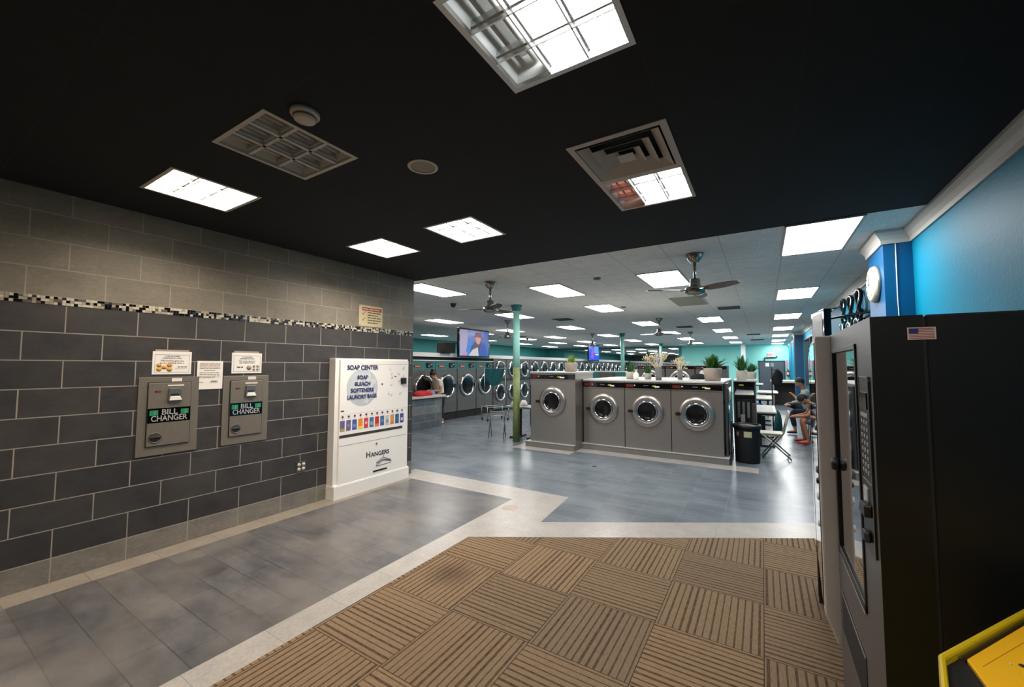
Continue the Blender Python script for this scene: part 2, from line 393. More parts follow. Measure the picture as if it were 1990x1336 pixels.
mb = MB(); mb.use(mat('dark_baseboard', (40,44,48), .5)).box(XR2-.02, XR2, 6.15, YF, 0, .12); struct(mb.build('baseboard_right'))
# --- ceilings
cb = tile_mat('black_ceiling_tile', 0, 1, -.42, 1.08, .61, .61, 0, (8,9,11), (10,11,13), (18,19,22), .006, .85, 0, (2,2), .15, .001)
ch = tile_mat('white_ceiling_tile', 0, 1, .24, 4.74, .61, .61, 0, (234,231,224), (238,235,229), (186,185,182), .004, .8, 0, (2,2), .05, .001)
HX = [-4.08, -2.86, -1.03]; HY = [1.08, 2.30, 2.91]
fix = {'left':(0,0), 'unlit':(1,0), 'top':(2,0), 'vent':(2,1), 'wl':(0,2), 'mid':(1,2), 'red':(2,2)}
extra = [(-4.08,-1.36),(-1.03,-1.36),(-2.86,-2.58),(.19,-.75)]  # last one is an unseen fixture added to brighten the yellow cabinet
holes = [(HX[a]+.02, HX[a]+.59, HY[c]+.02, HY[c]+.59) for a, c in fix.values()]+[(x+.02,x+.59,y+.02,y+.59) for x, y in extra]
xs = sorted({XL, XR}|{h[0] for h in holes}|{h[1] for h in holes}); ys = sorted({YB, YE}|{h[2] for h in holes}|{h[3] for h in holes})
mb = MB().use(cb)
for i in range(len(xs)-1):
    for j in range(len(ys)-1):
        cx, cy = (xs[i]+xs[i+1])/2, (ys[j]+ys[j+1])/2
        if any(h[0] < cx < h[1] and h[2] < cy < h[3] for h in holes): continue
        mb.add([(xs[i],ys[j],ZC),(xs[i+1],ys[j],ZC),(xs[i+1],ys[j+1],ZC),(xs[i],ys[j+1],ZC)], [(0,1,2,3)])
mb.use(mat('ceiling_deck', (12,12,12), .9)).box(XL-.3, XR+.2, YB, YE, ZC+.25, ZC+.3)
mb.box(XL-.3, XR+.2, YE-.02, YE, ZC, ZC+.25); mb.box(XL-.3, XL-.25, YB, YE, ZC, ZC+.25); mb.box(XR+.1, XR+.15, YB, YE, ZC, ZC+.25)
struct(mb.build('ceiling_entry'))
mb = MB(); mb.use(ch).box(XW, XR2+.1, YE, YF+.1, ZC+.002, ZC+.05); mb.box(XW, XL-TH, 4.3, YE, ZC+.002, ZC+.05); struct(mb.build('ceiling'))

# =================================================================== ENTRY CEILING FIXTURES
refl = mat('louver_reflector', (200,200,198), .25, .85); pan_w = mat('fixture_white_pan', (205,205,200), .5)
tube_off = mat('unlit_fluorescent_tube', (176,176,172), .4)
lampW = mat('warm_lamp', (255,232,206), emit=L_ENTRY*2.8, emit_rgb=L_WARM)
lampX = mat('bright_warm_lamp', (255,236,214), emit=L_ENTRY*4.1, emit_rgb=(1,.89,.76))
lampC = mat('cool_lamp', (240,246,255), emit=L_ENTRY*1.0, emit_rgb=L_COOL)
lampR = mat('failing_red_lamp', (200,110,90), emit=.75, emit_rgb=(.62,.2,.14))
def quadring(mb, a0, z0, a1, z1):
    v = [(-a0,-a0,z0),(a0,-a0,z0),(a0,a0,z0),(-a0,a0,z0),(-a1,-a1,z1),(a1,-a1,z1),(a1,a1,z1),(-a1,a1,z1)]
    mb.add(v, [(0,1,5,4),(1,2,6,5),(2,3,7,6),(3,0,4,7)])
def fixture(x, y, label, lamp=None, off=0, frame_m=None, group=None):
    """2x2 parabolic troffer; off = number of unlit columns on its left; lamp None = unlit"""
    t = thing('ceiling_light', label, 'ceiling light', (x+.305, y+.305, ZC), 0, group); a = .285
    f = MB().use(frame_m or offw); quadring(f, a+.018, -.004, a-.008, -.004); quadring(f, a+.018, 0.0, a+.018, -.004); quadring(f, a-.008, -.004, a-.008, .02); f.build('frame', None, t)
    l = MB().use(refl if lamp else mat('matte_louver',(196,194,190),.5,.2)); pd = .13 if lamp else .075
    p = MB().use(pan_w); quadring(p, a-.002, .0, a-.03, pd)
    p.add([(-a,-a,pd),(a,-a,pd),(a,a,pd),(-a,a,pd)], [(0,1,2,3)]); p.build('housing', None, t)
    for k in (-1, 1):
        for (z0, z1, wd) in ((.004,.035,.004),(.035,.07,.012)) if lamp else ((.004,.02,.012),(.02,.04,.022)):
            l.box(k*a/3-wd, k*a/3+wd, -a, a, z0, z1)
    for k in (-1, 1):
        for (z0, z1, wd) in ((.004,.03,.003),(.03,.06,.010)) if lamp else ((.004,.02,.010),(.02,.04,.020)):
            l.box(-a, a, k*a/3-wd, k*a/3+wd, z0, z1)
    l.build('louver', None, t)
    x0 = -a+.02+off*(2*a/3)
    if lamp:
        e = MB().use(lamp); e.add([(x0,-a+.03,.1),(x0,a-.03,.1),(a-.02,a-.03,.1),(a-.02,-a+.03,.1)], [(0,1,2,3)]); e.build('lamp', None, t)
    tb = MB()
    for c in range(3):
        if lamp and c >= off: continue
        cx = (c-1)*2*a/3
        if lamp and lamp is lampR2: continue
        for dx in (-.035, .03): tb.use(tube_off).tube([(cx+dx,-a+.03,.085 if lamp else .058),(cx+dx,a-.03,.085 if lamp else .058)], .013, 10)
    if tb.v: tb.build('fluorescent_tube', None, t)
    return t
lampR2 = None
fixture(HX[0], HY[0], 'warm lit square ceiling light nearest the left tiled wall, in front of the unlit one', lampW)
fixture(HX[1], HY[0], 'unlit grey square louvered ceiling light beside the smoke detector', None)
fixture(HX[2], HY[0], 'large bright white louvered ceiling light at the top edge of the picture', lampC, 1, alu)
fixture(HX[0], HY[2], 'small lit square ceiling light in the black ceiling just above the tiled wall end', lampX)
fixture(HX[1], HY[2], 'lit square ceiling light in the middle of the black ceiling beyond the round speaker', lampC)
t = fixture(HX[2], HY[2], 'lit ceiling light with reddish left third, touching the square air vent', lampC, 1)
MB().use(lampR).box(-.265, -.097, -.255, .255, .075, .083).build('red_lamp', None, t)['label'] = 'dim reddish third of the lamp'
for i, (x, y) in enumerate(extra):
    fixture(x, y, ['square ceiling light behind the viewer along the tiled wall','square ceiling light behind the viewer on the vending machine side','square ceiling light by the front entrance behind the viewer','added unseen square ceiling light above the viewer, brightening the yellow cabinet and vending machine side'][i], lampW if i != 1 else lampC)
# air vent
ventm = mat('vent_white_metal', (186,178,168), .45)
t = thing('air_vent', 'square white stepped air vent in the black ceiling above the reddish light', 'air vent', (HX[2]+.305, HY[1]+.305, ZC))
f = MB().use(ventm); quadring(f, .303, -.006, .262, -.006); quadring(f, .303, 0, .303, -.006); quadring(f, .262, -.006, .262, .02); f.build('frame', None, t)
v = MB().use(ventm)
for a in (.252, .180, .108): quadring(v, a, -.010, a-.058, .030); quadring(v, a, -.013, a, -.010); quadring(v, a, -.013, a-.058, .027)
v.box(-.052, .052, -.052, .052, -.012, -.008); v.build('louver', None, t)
d = MB().use(blackm); quadring(d, .28, .0, .28, .12); d.add([(-.28,-.28,.12),(.28,-.28,.12),(.28,.28,.12),(-.28,.28,.12)], [(0,1,2,3)]); d.build('duct', None, t)
# smoke detector, speaker
t = thing('smoke_detector', 'round off-white smoke detector on the black ceiling', 'smoke detector', (-2.09, 1.22, ZC))
MB().use(offw).lathe([(0,0),(.075,0),(.075,.018),(.07,.024),(.06,.026),(.055,.045),(.042,.052),(0,.053)], axis='-z', n=32).build('housing', None, t)
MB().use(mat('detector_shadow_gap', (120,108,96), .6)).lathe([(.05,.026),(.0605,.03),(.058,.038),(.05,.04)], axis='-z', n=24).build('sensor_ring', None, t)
t = thing('ceiling_speaker', 'flat round grey ceiling speaker in the black ceiling', 'speaker', (-1.97, 2.0, ZC))
MB().use(offw).lathe([(.082,0),(.105,0),(.104,.006),(.095,.009),(.084,.006)], axis='-z', n=36).build('rim', None, t)
MB().use(mat('speaker_grille', (150,142,130), .7, noise=.15, nscale=300)).lathe([(0,.004),(.05,.0045),(.084,.003)], axis='-z', n=36).build('grille', None, t)

# =================================================================== HALL CEILING
lens = mat('troffer_lens', (255,252,246), emit=L_HALL, emit_rgb=L_WHITE)
for m_ in (lens, lampW, lampC, lampX): m_.cycles.emission_sampling = 'FRONT'
def troffer(x, y, w=.60, d=1.22):
    t = thing('ceiling_light', 'x', 'ceiling light', (x, y, ZC), 0, 'flush ceiling light panels of the hall')
    MB().use(lens).add([(-w/2+.012,-d/2+.012,-.009),(-w/2+.012,d/2-.012,-.009),(w/2-.012,d/2-.012,-.009),(w/2-.012,-d/2+.012,-.009)], [(0,1,2,3)]).build('diffuser', None, t)
    f = MB().use(ventm)
    for s_ in (-1, 1): f.box(s_*w/2-.012, s_*w/2+.012, -d/2, d/2, -.013, 0.0); f.box(-w/2, w/2, s_*d/2-.012, s_*d/2+.012, -.013, 0)
    f.build('frame', None, t); return t
tro = troffer(.53, 5.37)
cols = {
 'right wall': [(.53,5.37,1.24),(.57,9.3,1.28),(.61,13.4,1.3),(.66,17.6,1.5),(.7,21.6,1.5),(.75,25.7,1.6),(.8,29.0,1.2)],
 'washer island': [(-1.29,6.72,1.22),(-1.27,13.2,1.4),(-1.27,17.5,1.5),(-1.28,22.0,1.5),(-1.28,26.6,1.6)],
 'left end of the washer island': [(-3.17,6.74,1.22),(-3.17,9.35,1.22),(-3.18,13.4,1.35),(-3.2,17.6,1.5),(-3.25,21.9,1.6),(-3.3,26.4,1.7)],
 'green pole': [(-5.1,5.5,1.22),(-5.79,9.5,1.22),(-5.84,13.5,1.35),(-5.9,17.8,1.5),(-5.9,22.0,1.5),(-5.9,26.3,1.6)],
 'dryer bank': [(-8.38,9.55,1.22),(-8.4,13.45,1.3),(-8.45,17.6,1.4),(-8.5,21.8,1.5),(-8.5,26.0,1.6)],
 'area behind the dryers': [(-10.2,13.9,1.3),(-10.3,18.0,1.4),(-10.4,22.0,1.5),(-10.5,26.0,1.6)],
 'far left wall': [(-12.7,13.8,1.3),(-12.7,17.8,1.4),(-12.8,22,1.5),(-12.9,26,1.6)]}
first = True
for cn, L in cols.items():
    for i, (x, y, d) in enumerate(L):
        far = 'last' if i == len(L)-1 else ORD[i]
        lab = f'{far} white ceiling light panel in the row over the {cn}'
        if first: tro.location = (x,y,ZC); tro['label'] = lab; o = tro; first = False
        else: o = dup(tro, (x,y,ZC), None, lab)
        o.scale = (1, d/1.22, 1)
# return grille and black vents
t = thing('return_grille', 'flat beige square return grille beyond the nearest ceiling fan', 'ceiling grille', (-1.29, 9.25, ZC))
MB().use(mat('grille_beige', (150,148,132), .7, noise=.1, nscale=80)).box(-.29,.29,-.6,.6,-.008,-.002).build('panel', None, t)
g = MB().use(ventm)
for s_ in (-1,1): g.box(s_*.3-.01,s_*.3+.01,-.61,.61,-.012,0); g.box(-.3,.3,s_*.61-.01,s_*.61+.01,-.012,0)
g.build('frame', None, t)
def bvent(x, y, w, lab):
    t = thing('ceiling_vent', lab, 'air vent', (x,y,ZC), 0, 'black ceiling vents of the hall')
    MB().use(blackm).box(-w/2,w/2,-w/2,w/2,-.006,-.001).build('opening', None, t)
    f = MB().use(greyp)
    for k in range(5): f.box(-w/2, w/2, -w/2+k*w/4-.008, -w/2+k*w/4+.008, -.016, -.004)
    f.build('louver', None, t)
bvent(-.64,10.75,.46,'black ceiling vent to the right of the beige return grille')
bvent(-5.0,10.95,.5,'black ceiling vent above the row between the green pole and television')
bvent(-2.3,15.2,.5,'black ceiling vent beyond the second fan over the washers')
bvent(-.2,24.5,.6,'far black ceiling vent near the aqua back wall'); bvent(-.3,20.3,.5,'black ceiling vent far down the right-hand aisle')
for nm, p, lab in (('dome_camera',(-5.8,6.89),'small black dome camera hanging under the hall ceiling left of the fan'),('dome_camera',(-10.0,17.6),'tiny dome camera high above the stacked dryers')):
    t = thing(nm, lab, 'security camera', (p[0],p[1],ZC))
    MB().use(greyp).cyl((0,0),.07,-.02,0,20).build('base', None, t)
    MB().use(blackg).lathe([(.06,.02),(.058,.05),(.04,.085),(0,.1)],axis='-z',n=20).build('dome', None, t)
t = tag(MB().use(mat('sensor_grey', (120,118,112), .6)).lathe([(0,0),(.06,0),(.055,.02),(0,.03)],axis='-z',n=20).build('smoke_detector',None,None,0,(-2.18,6.06,ZC)), 'small grey round detector on the hall ceiling left of the first light', 'smoke detector')
t = tag(MB().use(mat('sensor_grey')).lathe([(0,0),(.06,0),(.055,.02),(0,.03)],axis='-z',n=20).build('smoke_detector',None,None,0,(-2.73,9.36,ZC)), 'small grey round detector on the hall ceiling beyond the third light', 'smoke detector')
# ceiling fans
fanm = mat('nickel_fan', (150,146,138), .25, 1); blade_m = mat('nickel_blade', (104,96,86), .35, .7)
def fan(x, y, lab, ang, drop=.46, R=.58):
    t = thing('ceiling_fan', lab, 'ceiling fan', (x,y,ZC), ang, 'three-bladed ceiling fans')
    MB().use(fanm).lathe([(0,0),(.10,0),(.104,.014),(.08,.06),(.05,.10),(.03,.11),(0,.11)],axis='-z',n=28).build('canopy', None, t)
    MB().use(fanm).cyl((0,0),.018,-drop+.07,-.08,14).build('downrod', None, t)
    MB().use(fanm).lathe([(.02,drop-.16),(.055,drop-.15),(.06,drop-.07),(.07,drop-.06),(.115,drop-.04),(.12,drop+.015),(.09,drop+.04),(0,drop+.055)],axis='-z',n=32).build('motor', None, t)
    for k in range(3):
        a = 2*PI*k/3; M = Matrix.Rotation(a,4,'Z')
        bl = MB().use(blade_m); bl.M = M
        n = 8; V = []; 
        for i in range(n+1):
            r = .15+(R-.15)*i/n; wd = .052+.022*math.sin(PI*min(1,i/n*1.1)); wd = wd if i < n else wd*.55
            tw = math.radians(14-6*i/n); zz = -drop+.012
            for sgn in (-1, 1): V += [(r, sgn*wd*math.cos(tw), zz-sgn*wd*math.sin(tw)+.004), (r, sgn*wd*math.cos(tw), zz-sgn*wd*math.sin(tw)-.004)]
        F = []
        for i in range(n):
            o = i*4; F += [(o,o+2,o+6,o+4),(o+1,o+5,o+7,o+3),(o,o+4,o+5,o+1),(o+2,o+3,o+7,o+6)]
        F += [(0,1,3,2),(n*4,n*4+2,n*4+3,n*4+1)]; bl.add(V, F); bo = bl.build('blade', None, t)
        ar = MB().use(fanm); ar.M = M; ar.box(.06,.19,-.018,.018,-drop+.002,-drop+.014); ar.cyl((.165,0),.012,-drop-.004,-drop+.002,10); ar.build('bracket', None, bo)
    return t
fan(-.68,5.38,'nearest nickel ceiling fan, right of the green pole, under the white ceiling', math.radians(207))
fan(-3.8,5.45,'nickel ceiling fan just left of the top of the green pole', math.radians(200))
fan(-2.53,12.2,'nickel ceiling fan above the washer island, second beyond the nearest one', math.radians(170))
fan(-2.45,17.7,'pale ceiling fan far down the hall in front of the aqua wall', math.radians(150), .5)
fan(-6.6,10.4,'small ceiling fan between the green pole and the big television', math.radians(30), .5)
fan(-7.0,5.6,'ceiling fan partly hidden by the end of the tiled wall', math.radians(80), .5)
fan(-6.2,16.6,'distant ceiling fan to the left of the second television', math.radians(100), .5)
# poles
def pole(x, y, split, lab, worn=True, r=.078):
    t = thing('support_pole', lab, 'pole', (x,y,0), 0, 'painted round poles holding the ceiling')
    if split:
        MB().use(pole_green).cyl((0,0),r,0,split,24).build('green_base', None, t)
        MB().use(pole_teal).cyl((0,0),r,split,ZC-.14,24).build('shaft', None, t)
    else: MB().use(pole_teal).cyl((0,0),r,0,ZC-.14,24).build('shaft', None, t)
    MB().use(teal).lathe([(r,ZC-.14),(r+.02,ZC-.12),(r+.035,ZC-.05),(r+.05,ZC-.03),(r+.05,ZC)],n=24).build('cap', None, t)
pole(-4.75,7.86,1.66,'nearest round pole, teal above and olive green below, beside the leftmost washer')
pole(-5.0,16.9,1.5,'second round teal pole, standing behind the left potted plants')
pole(-5.3,26.0,1.5,'thin distant pole behind the vase of dried flowers')
tag(MB().use(mat('white_corner', (196,206,204), .5)).box(-1.1,-.86,28.2,28.5,0,ZC).build('square_post'), 'distant white square post in front of the aqua back wall', 'post')

# =================================================================== LEFT WALL OBJECTS (front faces +X: rz = 90 deg, local x runs along +Y)
RW = PI/2
def on_wall(name, label, cat, y, z, x=XL, group=None): return thing(name, label, cat, (x, y, z), RW, group)
bsteel = mat('warm_satin_steel', (132,124,114), .5, .55, noise=.08, nscale=14, stretch=(9,1,1))
greenprint = mat('green_banknote_print', (38,132,92), .5)
def bill_changer(y0, y1, z0, z1, label, slot_off=0):
    w, h = y1-y0, z1-z0
    t = on_wall('bill_changer', label, 'bill changer', (y0+y1)/2, z0, group=None)
    MB().use(bsteel).box(-w/2, w/2, -.012, 0, 0, h).build('surround_plate', None, t, .003)
    iw, iz0, iz1 = w*.70, h*.12, h*.925
    MB().use(blackm).box(-iw/2-.006, iw/2+.006, -.0135, -.008, iz0-.006, iz1+.006).build('gap_seal', None, t)
    dr = MB().use(bsteel).box(-iw/2, iw/2, -.024, -.006, iz0, iz1).build('door', None, t, .003)
    bz0, bz1 = h*.415, h*.60
    MB().use(blackg).box(-iw/2, iw/2, -.0255, -.023, bz0, bz1).build('name_band', None, t)
    text(t, 'lettering', 'BILL', .070, 0, bz1-.040, -.0262, silver_ink, sx=.98, bold=.001)
    text(t, 'lettering', 'CHANGER', .072, 0, bz0+.036, -.0262, silver_ink, sx=.80, bold=.001)
    for s_ in (-1, 1):
        MB().use(greenprint).box(s_*iw*.36-.031, s_*iw*.36+.031, -.0262, -.0255, bz1-.064, bz1-.018).build('banknote_mark', None, t)
        MB().use(mat('pale_green_print',(110,160,130),.5)).box(s_*iw*.36+.004, s_*iw*.36+.012, -.0266, -.0262, bz1-.06, bz1-.022).build('banknote_stripe', None, t)
    # bill acceptor
    ax, az = iw*.10, h*.775
    ac = MB().use(mat('acceptor_grey',(120,122,122),.35,.6)); ac.prism([(ax-.055,az-.062),(ax+.06,az-.062),(ax+.048,az+.055),(ax-.045,az+.055)], -.04, -.022, 'y'); ac = ac.build('bill_acceptor', None, t, .004)
    MB().use(blackm).box(ax-.035, ax+.03, -.0415, -.039, az-.012, az+.003).build('bill_slot', None, ac)
    MB().use(white).prism([(ax-.045,az-.058),(ax+.052,az-.058),(ax+.035,az-.02),(ax-.038,az-.02)], -.052, -.039, 'y').build('bill_tray', None, ac, .003)
    MB().use(whitep).box(ax-.055, ax+.07, -.0262, -.0235, az+.075, az+.088).build('label_strip', None, t)
    MB().use(blackm).box(-iw*.36, -iw*.22, -.0255, -.0235, az+.02, az+.034).build('led_window', None, t)
    MB().use(red).box(-iw*.31, -iw*.24, -.0262, -.0254, az+.022, az+.032).build('led', None, t)
    # coin cup
    cx, cz, r = -iw*.31, h*.225, .042
    MB().use(steel_dk).lathe([(r+.006,.0225),(r+.006,.028),(r,.029),(r-.002,.024)], (cx,0,cz), '-y', 28).build('cup_rim', None, t)
    MB().use(blackm).lathe([(0,.0245),(r,.0245)], (cx,0,cz), '-y', 28).build('coin_cup', None, t)
    fl = []
    for k in range(13): a = PI*k/12; fl.append((cx+(r-.003)*math.cos(a), cz+.002+(r-.003)*math.sin(a)*.95))
    MB().use(steel_dk).prism(fl, -.031, -.025, 'y').build('cup_flap', None, t)
    MB().use(whitep).box(w*.02, w*.02+.08, -.0135, -.012, h*.94, h*.985).build('label_sticker', None, t)
    return t
bill_changer(1.33, 1.79, .87, 1.585, 'stainless bill changer set in the tiled wall, left one of the two')
bill_changer(2.0, 2.455, .865, 1.585, 'stainless bill changer set in the tiled wall, right one next to the soap machine')
def paper_sign(y0, y1, z0, z1, label, body=whitep, frame=white, lay=True):
    t = on_wall('paper_sign', label, 'sign', (y0+y1)/2, z0); w, h = y1-y0, z1-z0
    MB().use(frame).box(-w/2, w/2, -.006, 0, 0, h).build('backing', None, t, .001)
    return t, w, h
t, w_, h_ = paper_sign(1.42, 1.72, 1.61, 1.825, 'framed white notice with gold coins, taped over the left bill changer')
MB().use(mat('clear_tape', (168,158,146), .3)).box(-w_/2+.02, w_/2-.02, -.004, 0, h_-.004, h_+.018).build('tape', None, t)
b_ = MB().use(ink)
for (x0,x1,z0,z1) in ((-w_/2+.018,w_/2-.018,h_-.032,h_-.030),(-w_/2+.018,w_/2-.018,.018,.020),(-w_/2+.018,-w_/2+.0195,.018,h_-.03),(w_/2-.0195,w_/2-.018,.018,h_-.03)): b_.box(x0,x1,-.0068,-.006,z0,z1)
b_.build('printed_border', None, t)
text(t,'lettering','THIS MACHINE',.017,0,h_-.045,-.0066,ink); text(t,'lettering','DISPENSES $1 ONLY',.017,0,h_-.063,-.0066,ink)
text(t,'lettering','This machine gives you',.019,0,h_-.087,-.0066,ink); text(t,'lettering','$1.00 COINS ONLY',.022,0,h_-.11,-.0066,inkred)
c_ = MB().use(gold)
for (x,z,r) in ((-.1,.085,.02),(-.1,.048,.021),(-.062,.066,.02),(-.022,.086,.021),(-.022,.047,.022)): c_.lathe([(0,.0072),(r,.0072),(r,.006)], (x,0,z), '-y', 20)
c_.build('coin_picture', None, t)
b_ = MB().use(ink); scribble(b_, .04, .115, .07, .008, -.0064, 2); b_.use(mat('grey_ink',(150,146,146),.7)); scribble(b_, .02, .11, .055, .003, -.0064, 3); b_.build('small_print', None, t)
t, w_, h_ = paper_sign(1.77, 1.995, 1.455, 1.74, 'white laminated notice hanging between the two bill changers')
b_ = MB().use(mat('brown_ink',(140,96,74),.7))
for i, z in enumerate((.255,.242,.226,.211)): scribble(b_, -w_/2+.02, w_/2-.025, z, .006, -.0064, 4)
b_.use(mat('faded_ink',(112,100,90),.7))
b_.build('small_print', None, t); b_ = MB().use(mat('faded_ink'))
for i, z in enumerate((.19,.165,.150,.132,.117)): scribble(b_, -w_/2+.02+(.04 if i == 0 else 0), w_/2-.03-(.04 if i in (0,4) else 0), z, .006, -.0064, 4)
scribble(b_, -w_/2+.015, -w_/2+.06, .07, .005, -.0064, 1); b_.box(0,.07,-.0066,-.006,.062,.064); b_.box(0,.002,-.0066,-.006,.062,.09); b_.box(.068,.07,-.0066,-.006,.062,.09); scribble(b_, .01,.06,.078,.012,-.0064,3)
b_.build('small_print', None, t)
t, w_, h_ = paper_sign(2.075, 2.375, 1.61, 1.83, 'framed white notice with grey coins, taped over the right bill changer')
MB().use(mat('clear_tape')).box(-w_/2+.02, w_/2-.03, -.004, 0, h_-.004, h_+.02).build('tape', None, t)
b_ = MB().use(ink)
for (x0,x1,z0,z1) in ((-w_/2+.018,w_/2-.018,h_-.032,h_-.030),(-w_/2+.018,w_/2-.018,.018,.020),(-w_/2+.018,-w_/2+.0195,.018,h_-.03),(w_/2-.0195,w_/2-.018,.018,h_-.03)): b_.box(x0,x1,-.0068,-.006,z0,z1)
b_.build('printed_border', None, t)
text(t,'lettering','THIS MACHINE',.015,0,h_-.045,-.0066,ink); text(t,'lettering','DISPENSES 25¢ ONLY',.016,0,h_-.063,-.0066,ink)
text(t,'lettering','This machine gives you',.018,0,h_-.087,-.0066,ink); text(t,'lettering','25¢ COINS ONLY',.02,0,h_-.108,-.0066,ink)
c_ = MB().use(mat('silver_coin_print',(158,144,130),.5))
for (x,z,r) in ((.02,.06,.026),(.07,.075,.015),(.07,.042,.015),(.108,.075,.015),(.108,.042,.015)): c_.lathe([(0,.0072),(r,.0072),(r,.006)], (x,0,z), '-y', 20)
c_.build('coin_picture', None, t)
b_ = MB().use(ink); scribble(b_, -.1, -.04, .066, .012, -.0064, 1); b_.build('small_print', None, t)
# warning sign up high
t = on_wall('notice_sign', 'cream metal notice with red header screwed over the mosaic band', 'sign', 3.845, 2.25); w_, h_ = .41, .30
MB().use(mat('cream_sign', (214,198,160), .45)).box(-w_/2, w_/2, -.008, 0, 0, h_).build('plate', None, t, .002)
MB().use(inkred).box(-w_/2+.05, w_/2-.02, -.0092, -.008, h_-.075, h_-.03).build('red_header', None, t)
b_ = MB().use(mat('cream_sign')); scribble(b_, -w_/2+.06, w_/2-.04, h_-.052, .018, -.0092, 3); b_.build('header_print', None, t)
b_ = MB().use(mat('olive_ink',(84,70,40),.6))
for i in range(5): scribble(b_, -.06, w_/2-.03-(.06 if i in (1,4) else 0), h_-.10-.036*i, .013, -.0082, 3)
for z in (h_-.115, h_-.2):
    b_.use(mat('brown_ink')); b_.tube([(-w_/2+.05,-.009,z),(-w_/2+.065,-.009,z-.02),(-w_/2+.10,-.009,z+.025)], .004, 6)
b_.build('printed_lines', None, t)
s_ = MB().use(steel)
for x in (-1,1):
    for z in (.018,h_-.018): s_.lathe([(0,.011),(.007,.010),(.009,.008)], (x*(w_/2-.018),0,z), '-y', 12)
s_.build('screws', None, t)
# outlet
t = on_wall('wall_outlet', 'metal double socket outlet low on the tiled wall left of the soap machine', 'outlet', 2.87, .415)
MB().use(steel_dk).box(-.06, .06, -.008, 0, 0, .125).build('cover_plate', None, t, .002)
for x in (-.028,.028):
    for z in (.035,.088): MB().use(mat('ivory_socket',(216,206,186),.4)).lathe([(0,.012),(.019,.012),(.020,.008)], (x,0,z), '-y', 16).build('socket', None, t)

# --- soap vending cabinet
t = thing('soap_dispenser', 'tall white soap centre dispenser cabinet standing against the end of the tiled wall', 'soap dispenser', (XL, 3.83, 0), RW)
SW, SD, SH = 1.24, .13, 1.79; hw = SW/2
MB().use(white).box(-hw, hw, -SD, 0, .0, SH).build('cabinet', None, t, .004)
MB().use(white).box(-hw+.055, hw-.012, -SD-.028, -SD, .17, SH-.02).build('front_panel', None, t, .005)
bb = MB().use(white).box(-hw-.006, hw+.015, -SD-.04, 0, 0, .165); bb.box(-hw-.003, hw+.010, -SD-.034, 0, .165, .178); bb.build('plinth', None, t, .003)
MB().use(mat('shadow_line',(120,112,104),.7)).box(-hw+.07, hw-.03, -SD-.0288, -SD-.027, .66, .665).build('panel_seam', None, t)
MB().use(mat('pale_seam',(170,162,152),.7)).box(-hw+.07, hw-.03, -SD-.0288, -SD-.027, SH-.075, SH-.072).box(-hw+.07, hw-.03, -SD-.0288, -SD-.027, 1.06, 1.062).build('panel_seam', None, t)
YF_ = -SD-.0285
bub = mat('bubble_print', (196,204,210), .5, noise=.1, nscale=14)
b_ = MB().use(bub).lathe([(0,.0004),(.245,.0004),(.25,0)], (-.22,YF_,1.40), '-y', 40)
b_.use(mat('bubble_print_light',(218,220,220),.5))
for k in range(26):
    a = random.uniform(0,2*PI); r = random.uniform(.02,.22)
    b_.lathe([(0,.0008+.0001*k),(random.uniform(.012,.04),.0008+.0001*k)], (-.22+r*math.cos(a), YF_, 1.40+r*math.sin(a)), '-y', 14)
b_.build('bubble_print', None, t)
text(t,'lettering','SOAP CENTER',.082,-.22,1.668,YF_-.004,inkblue,sx=.94,ext=.001,bold=.0022)
for i, s_ in enumerate(('SOAP','BLEACH','SOFTENERS','LAUNDRY BAGS')):
    text(t,'lettering',s_,.072,-.225,1.535-.086*i,YF_-.0052,inkblue,sx=.98 if i < 3 else .90, ext=.001,bold=.0018)
# coin keypad + stickers
MB().use(black).box(.455,.545,YF_-.03,YF_,1.425,1.515).build('coin_slot', None, t, .004)
MB().use(mat('brass',(130,104,60),.3,.9)).lathe([(0,.006),(.012,.006),(.013,0)], (.11,YF_,1.435), '-y', 14).build('lock', None, t)
MB().use(mat('brass')).lathe([(0,.006),(.012,.006),(.013,0)], (.03,YF_,.61), '-y', 14).build('lock', None, t)
b_ = MB().use(mat('smudge_grey',(212,214,208),.6))
for (x,z,a) in ((.24,1.655,0),(.5,1.66,.5),(.27,1.58,0),(.4,1.58,-.4),(.28,1.53,0),(.41,1.47,.9),(.5,1.55,.4),(.26,1.42,.8),(.22,1.30,0),(.27,1.28,.2),(.44,1.29,.6)):
    for k in range(3):
        dx, dz = .018*math.sin(a), .026*math.cos(a)
        b_.tube([(x+k*.012-dx,YF_-.0006,z-dz),(x+k*.012+dx,YF_-.0006,z+dz)], .002, 5)
b_.build('worn_print', None, t)
MB().use(red).box(.335,.365,YF_-.003,YF_,1.53,1.545).build('red_sticker', None, t)
MB().use(ink).box(-.545,-.50,YF_-.001,YF_,1.10,1.115).build('small_badge', None, t)
packs = [((104,96,150),(170,160,70)),((110,98,140),(160,130,160)),((70,84,160),(120,150,190)),((236,140,40),(240,220,60)),((210,60,70),(226,196,196)),((70,110,150),(150,180,190)),((196,44,44),(230,120,110)),((60,100,150),(110,150,190)),((206,204,196),(150,150,140)),((214,150,90),(226,120,40)),((40,90,140),(60,130,160)),((70,74,150),(214,208,210))]
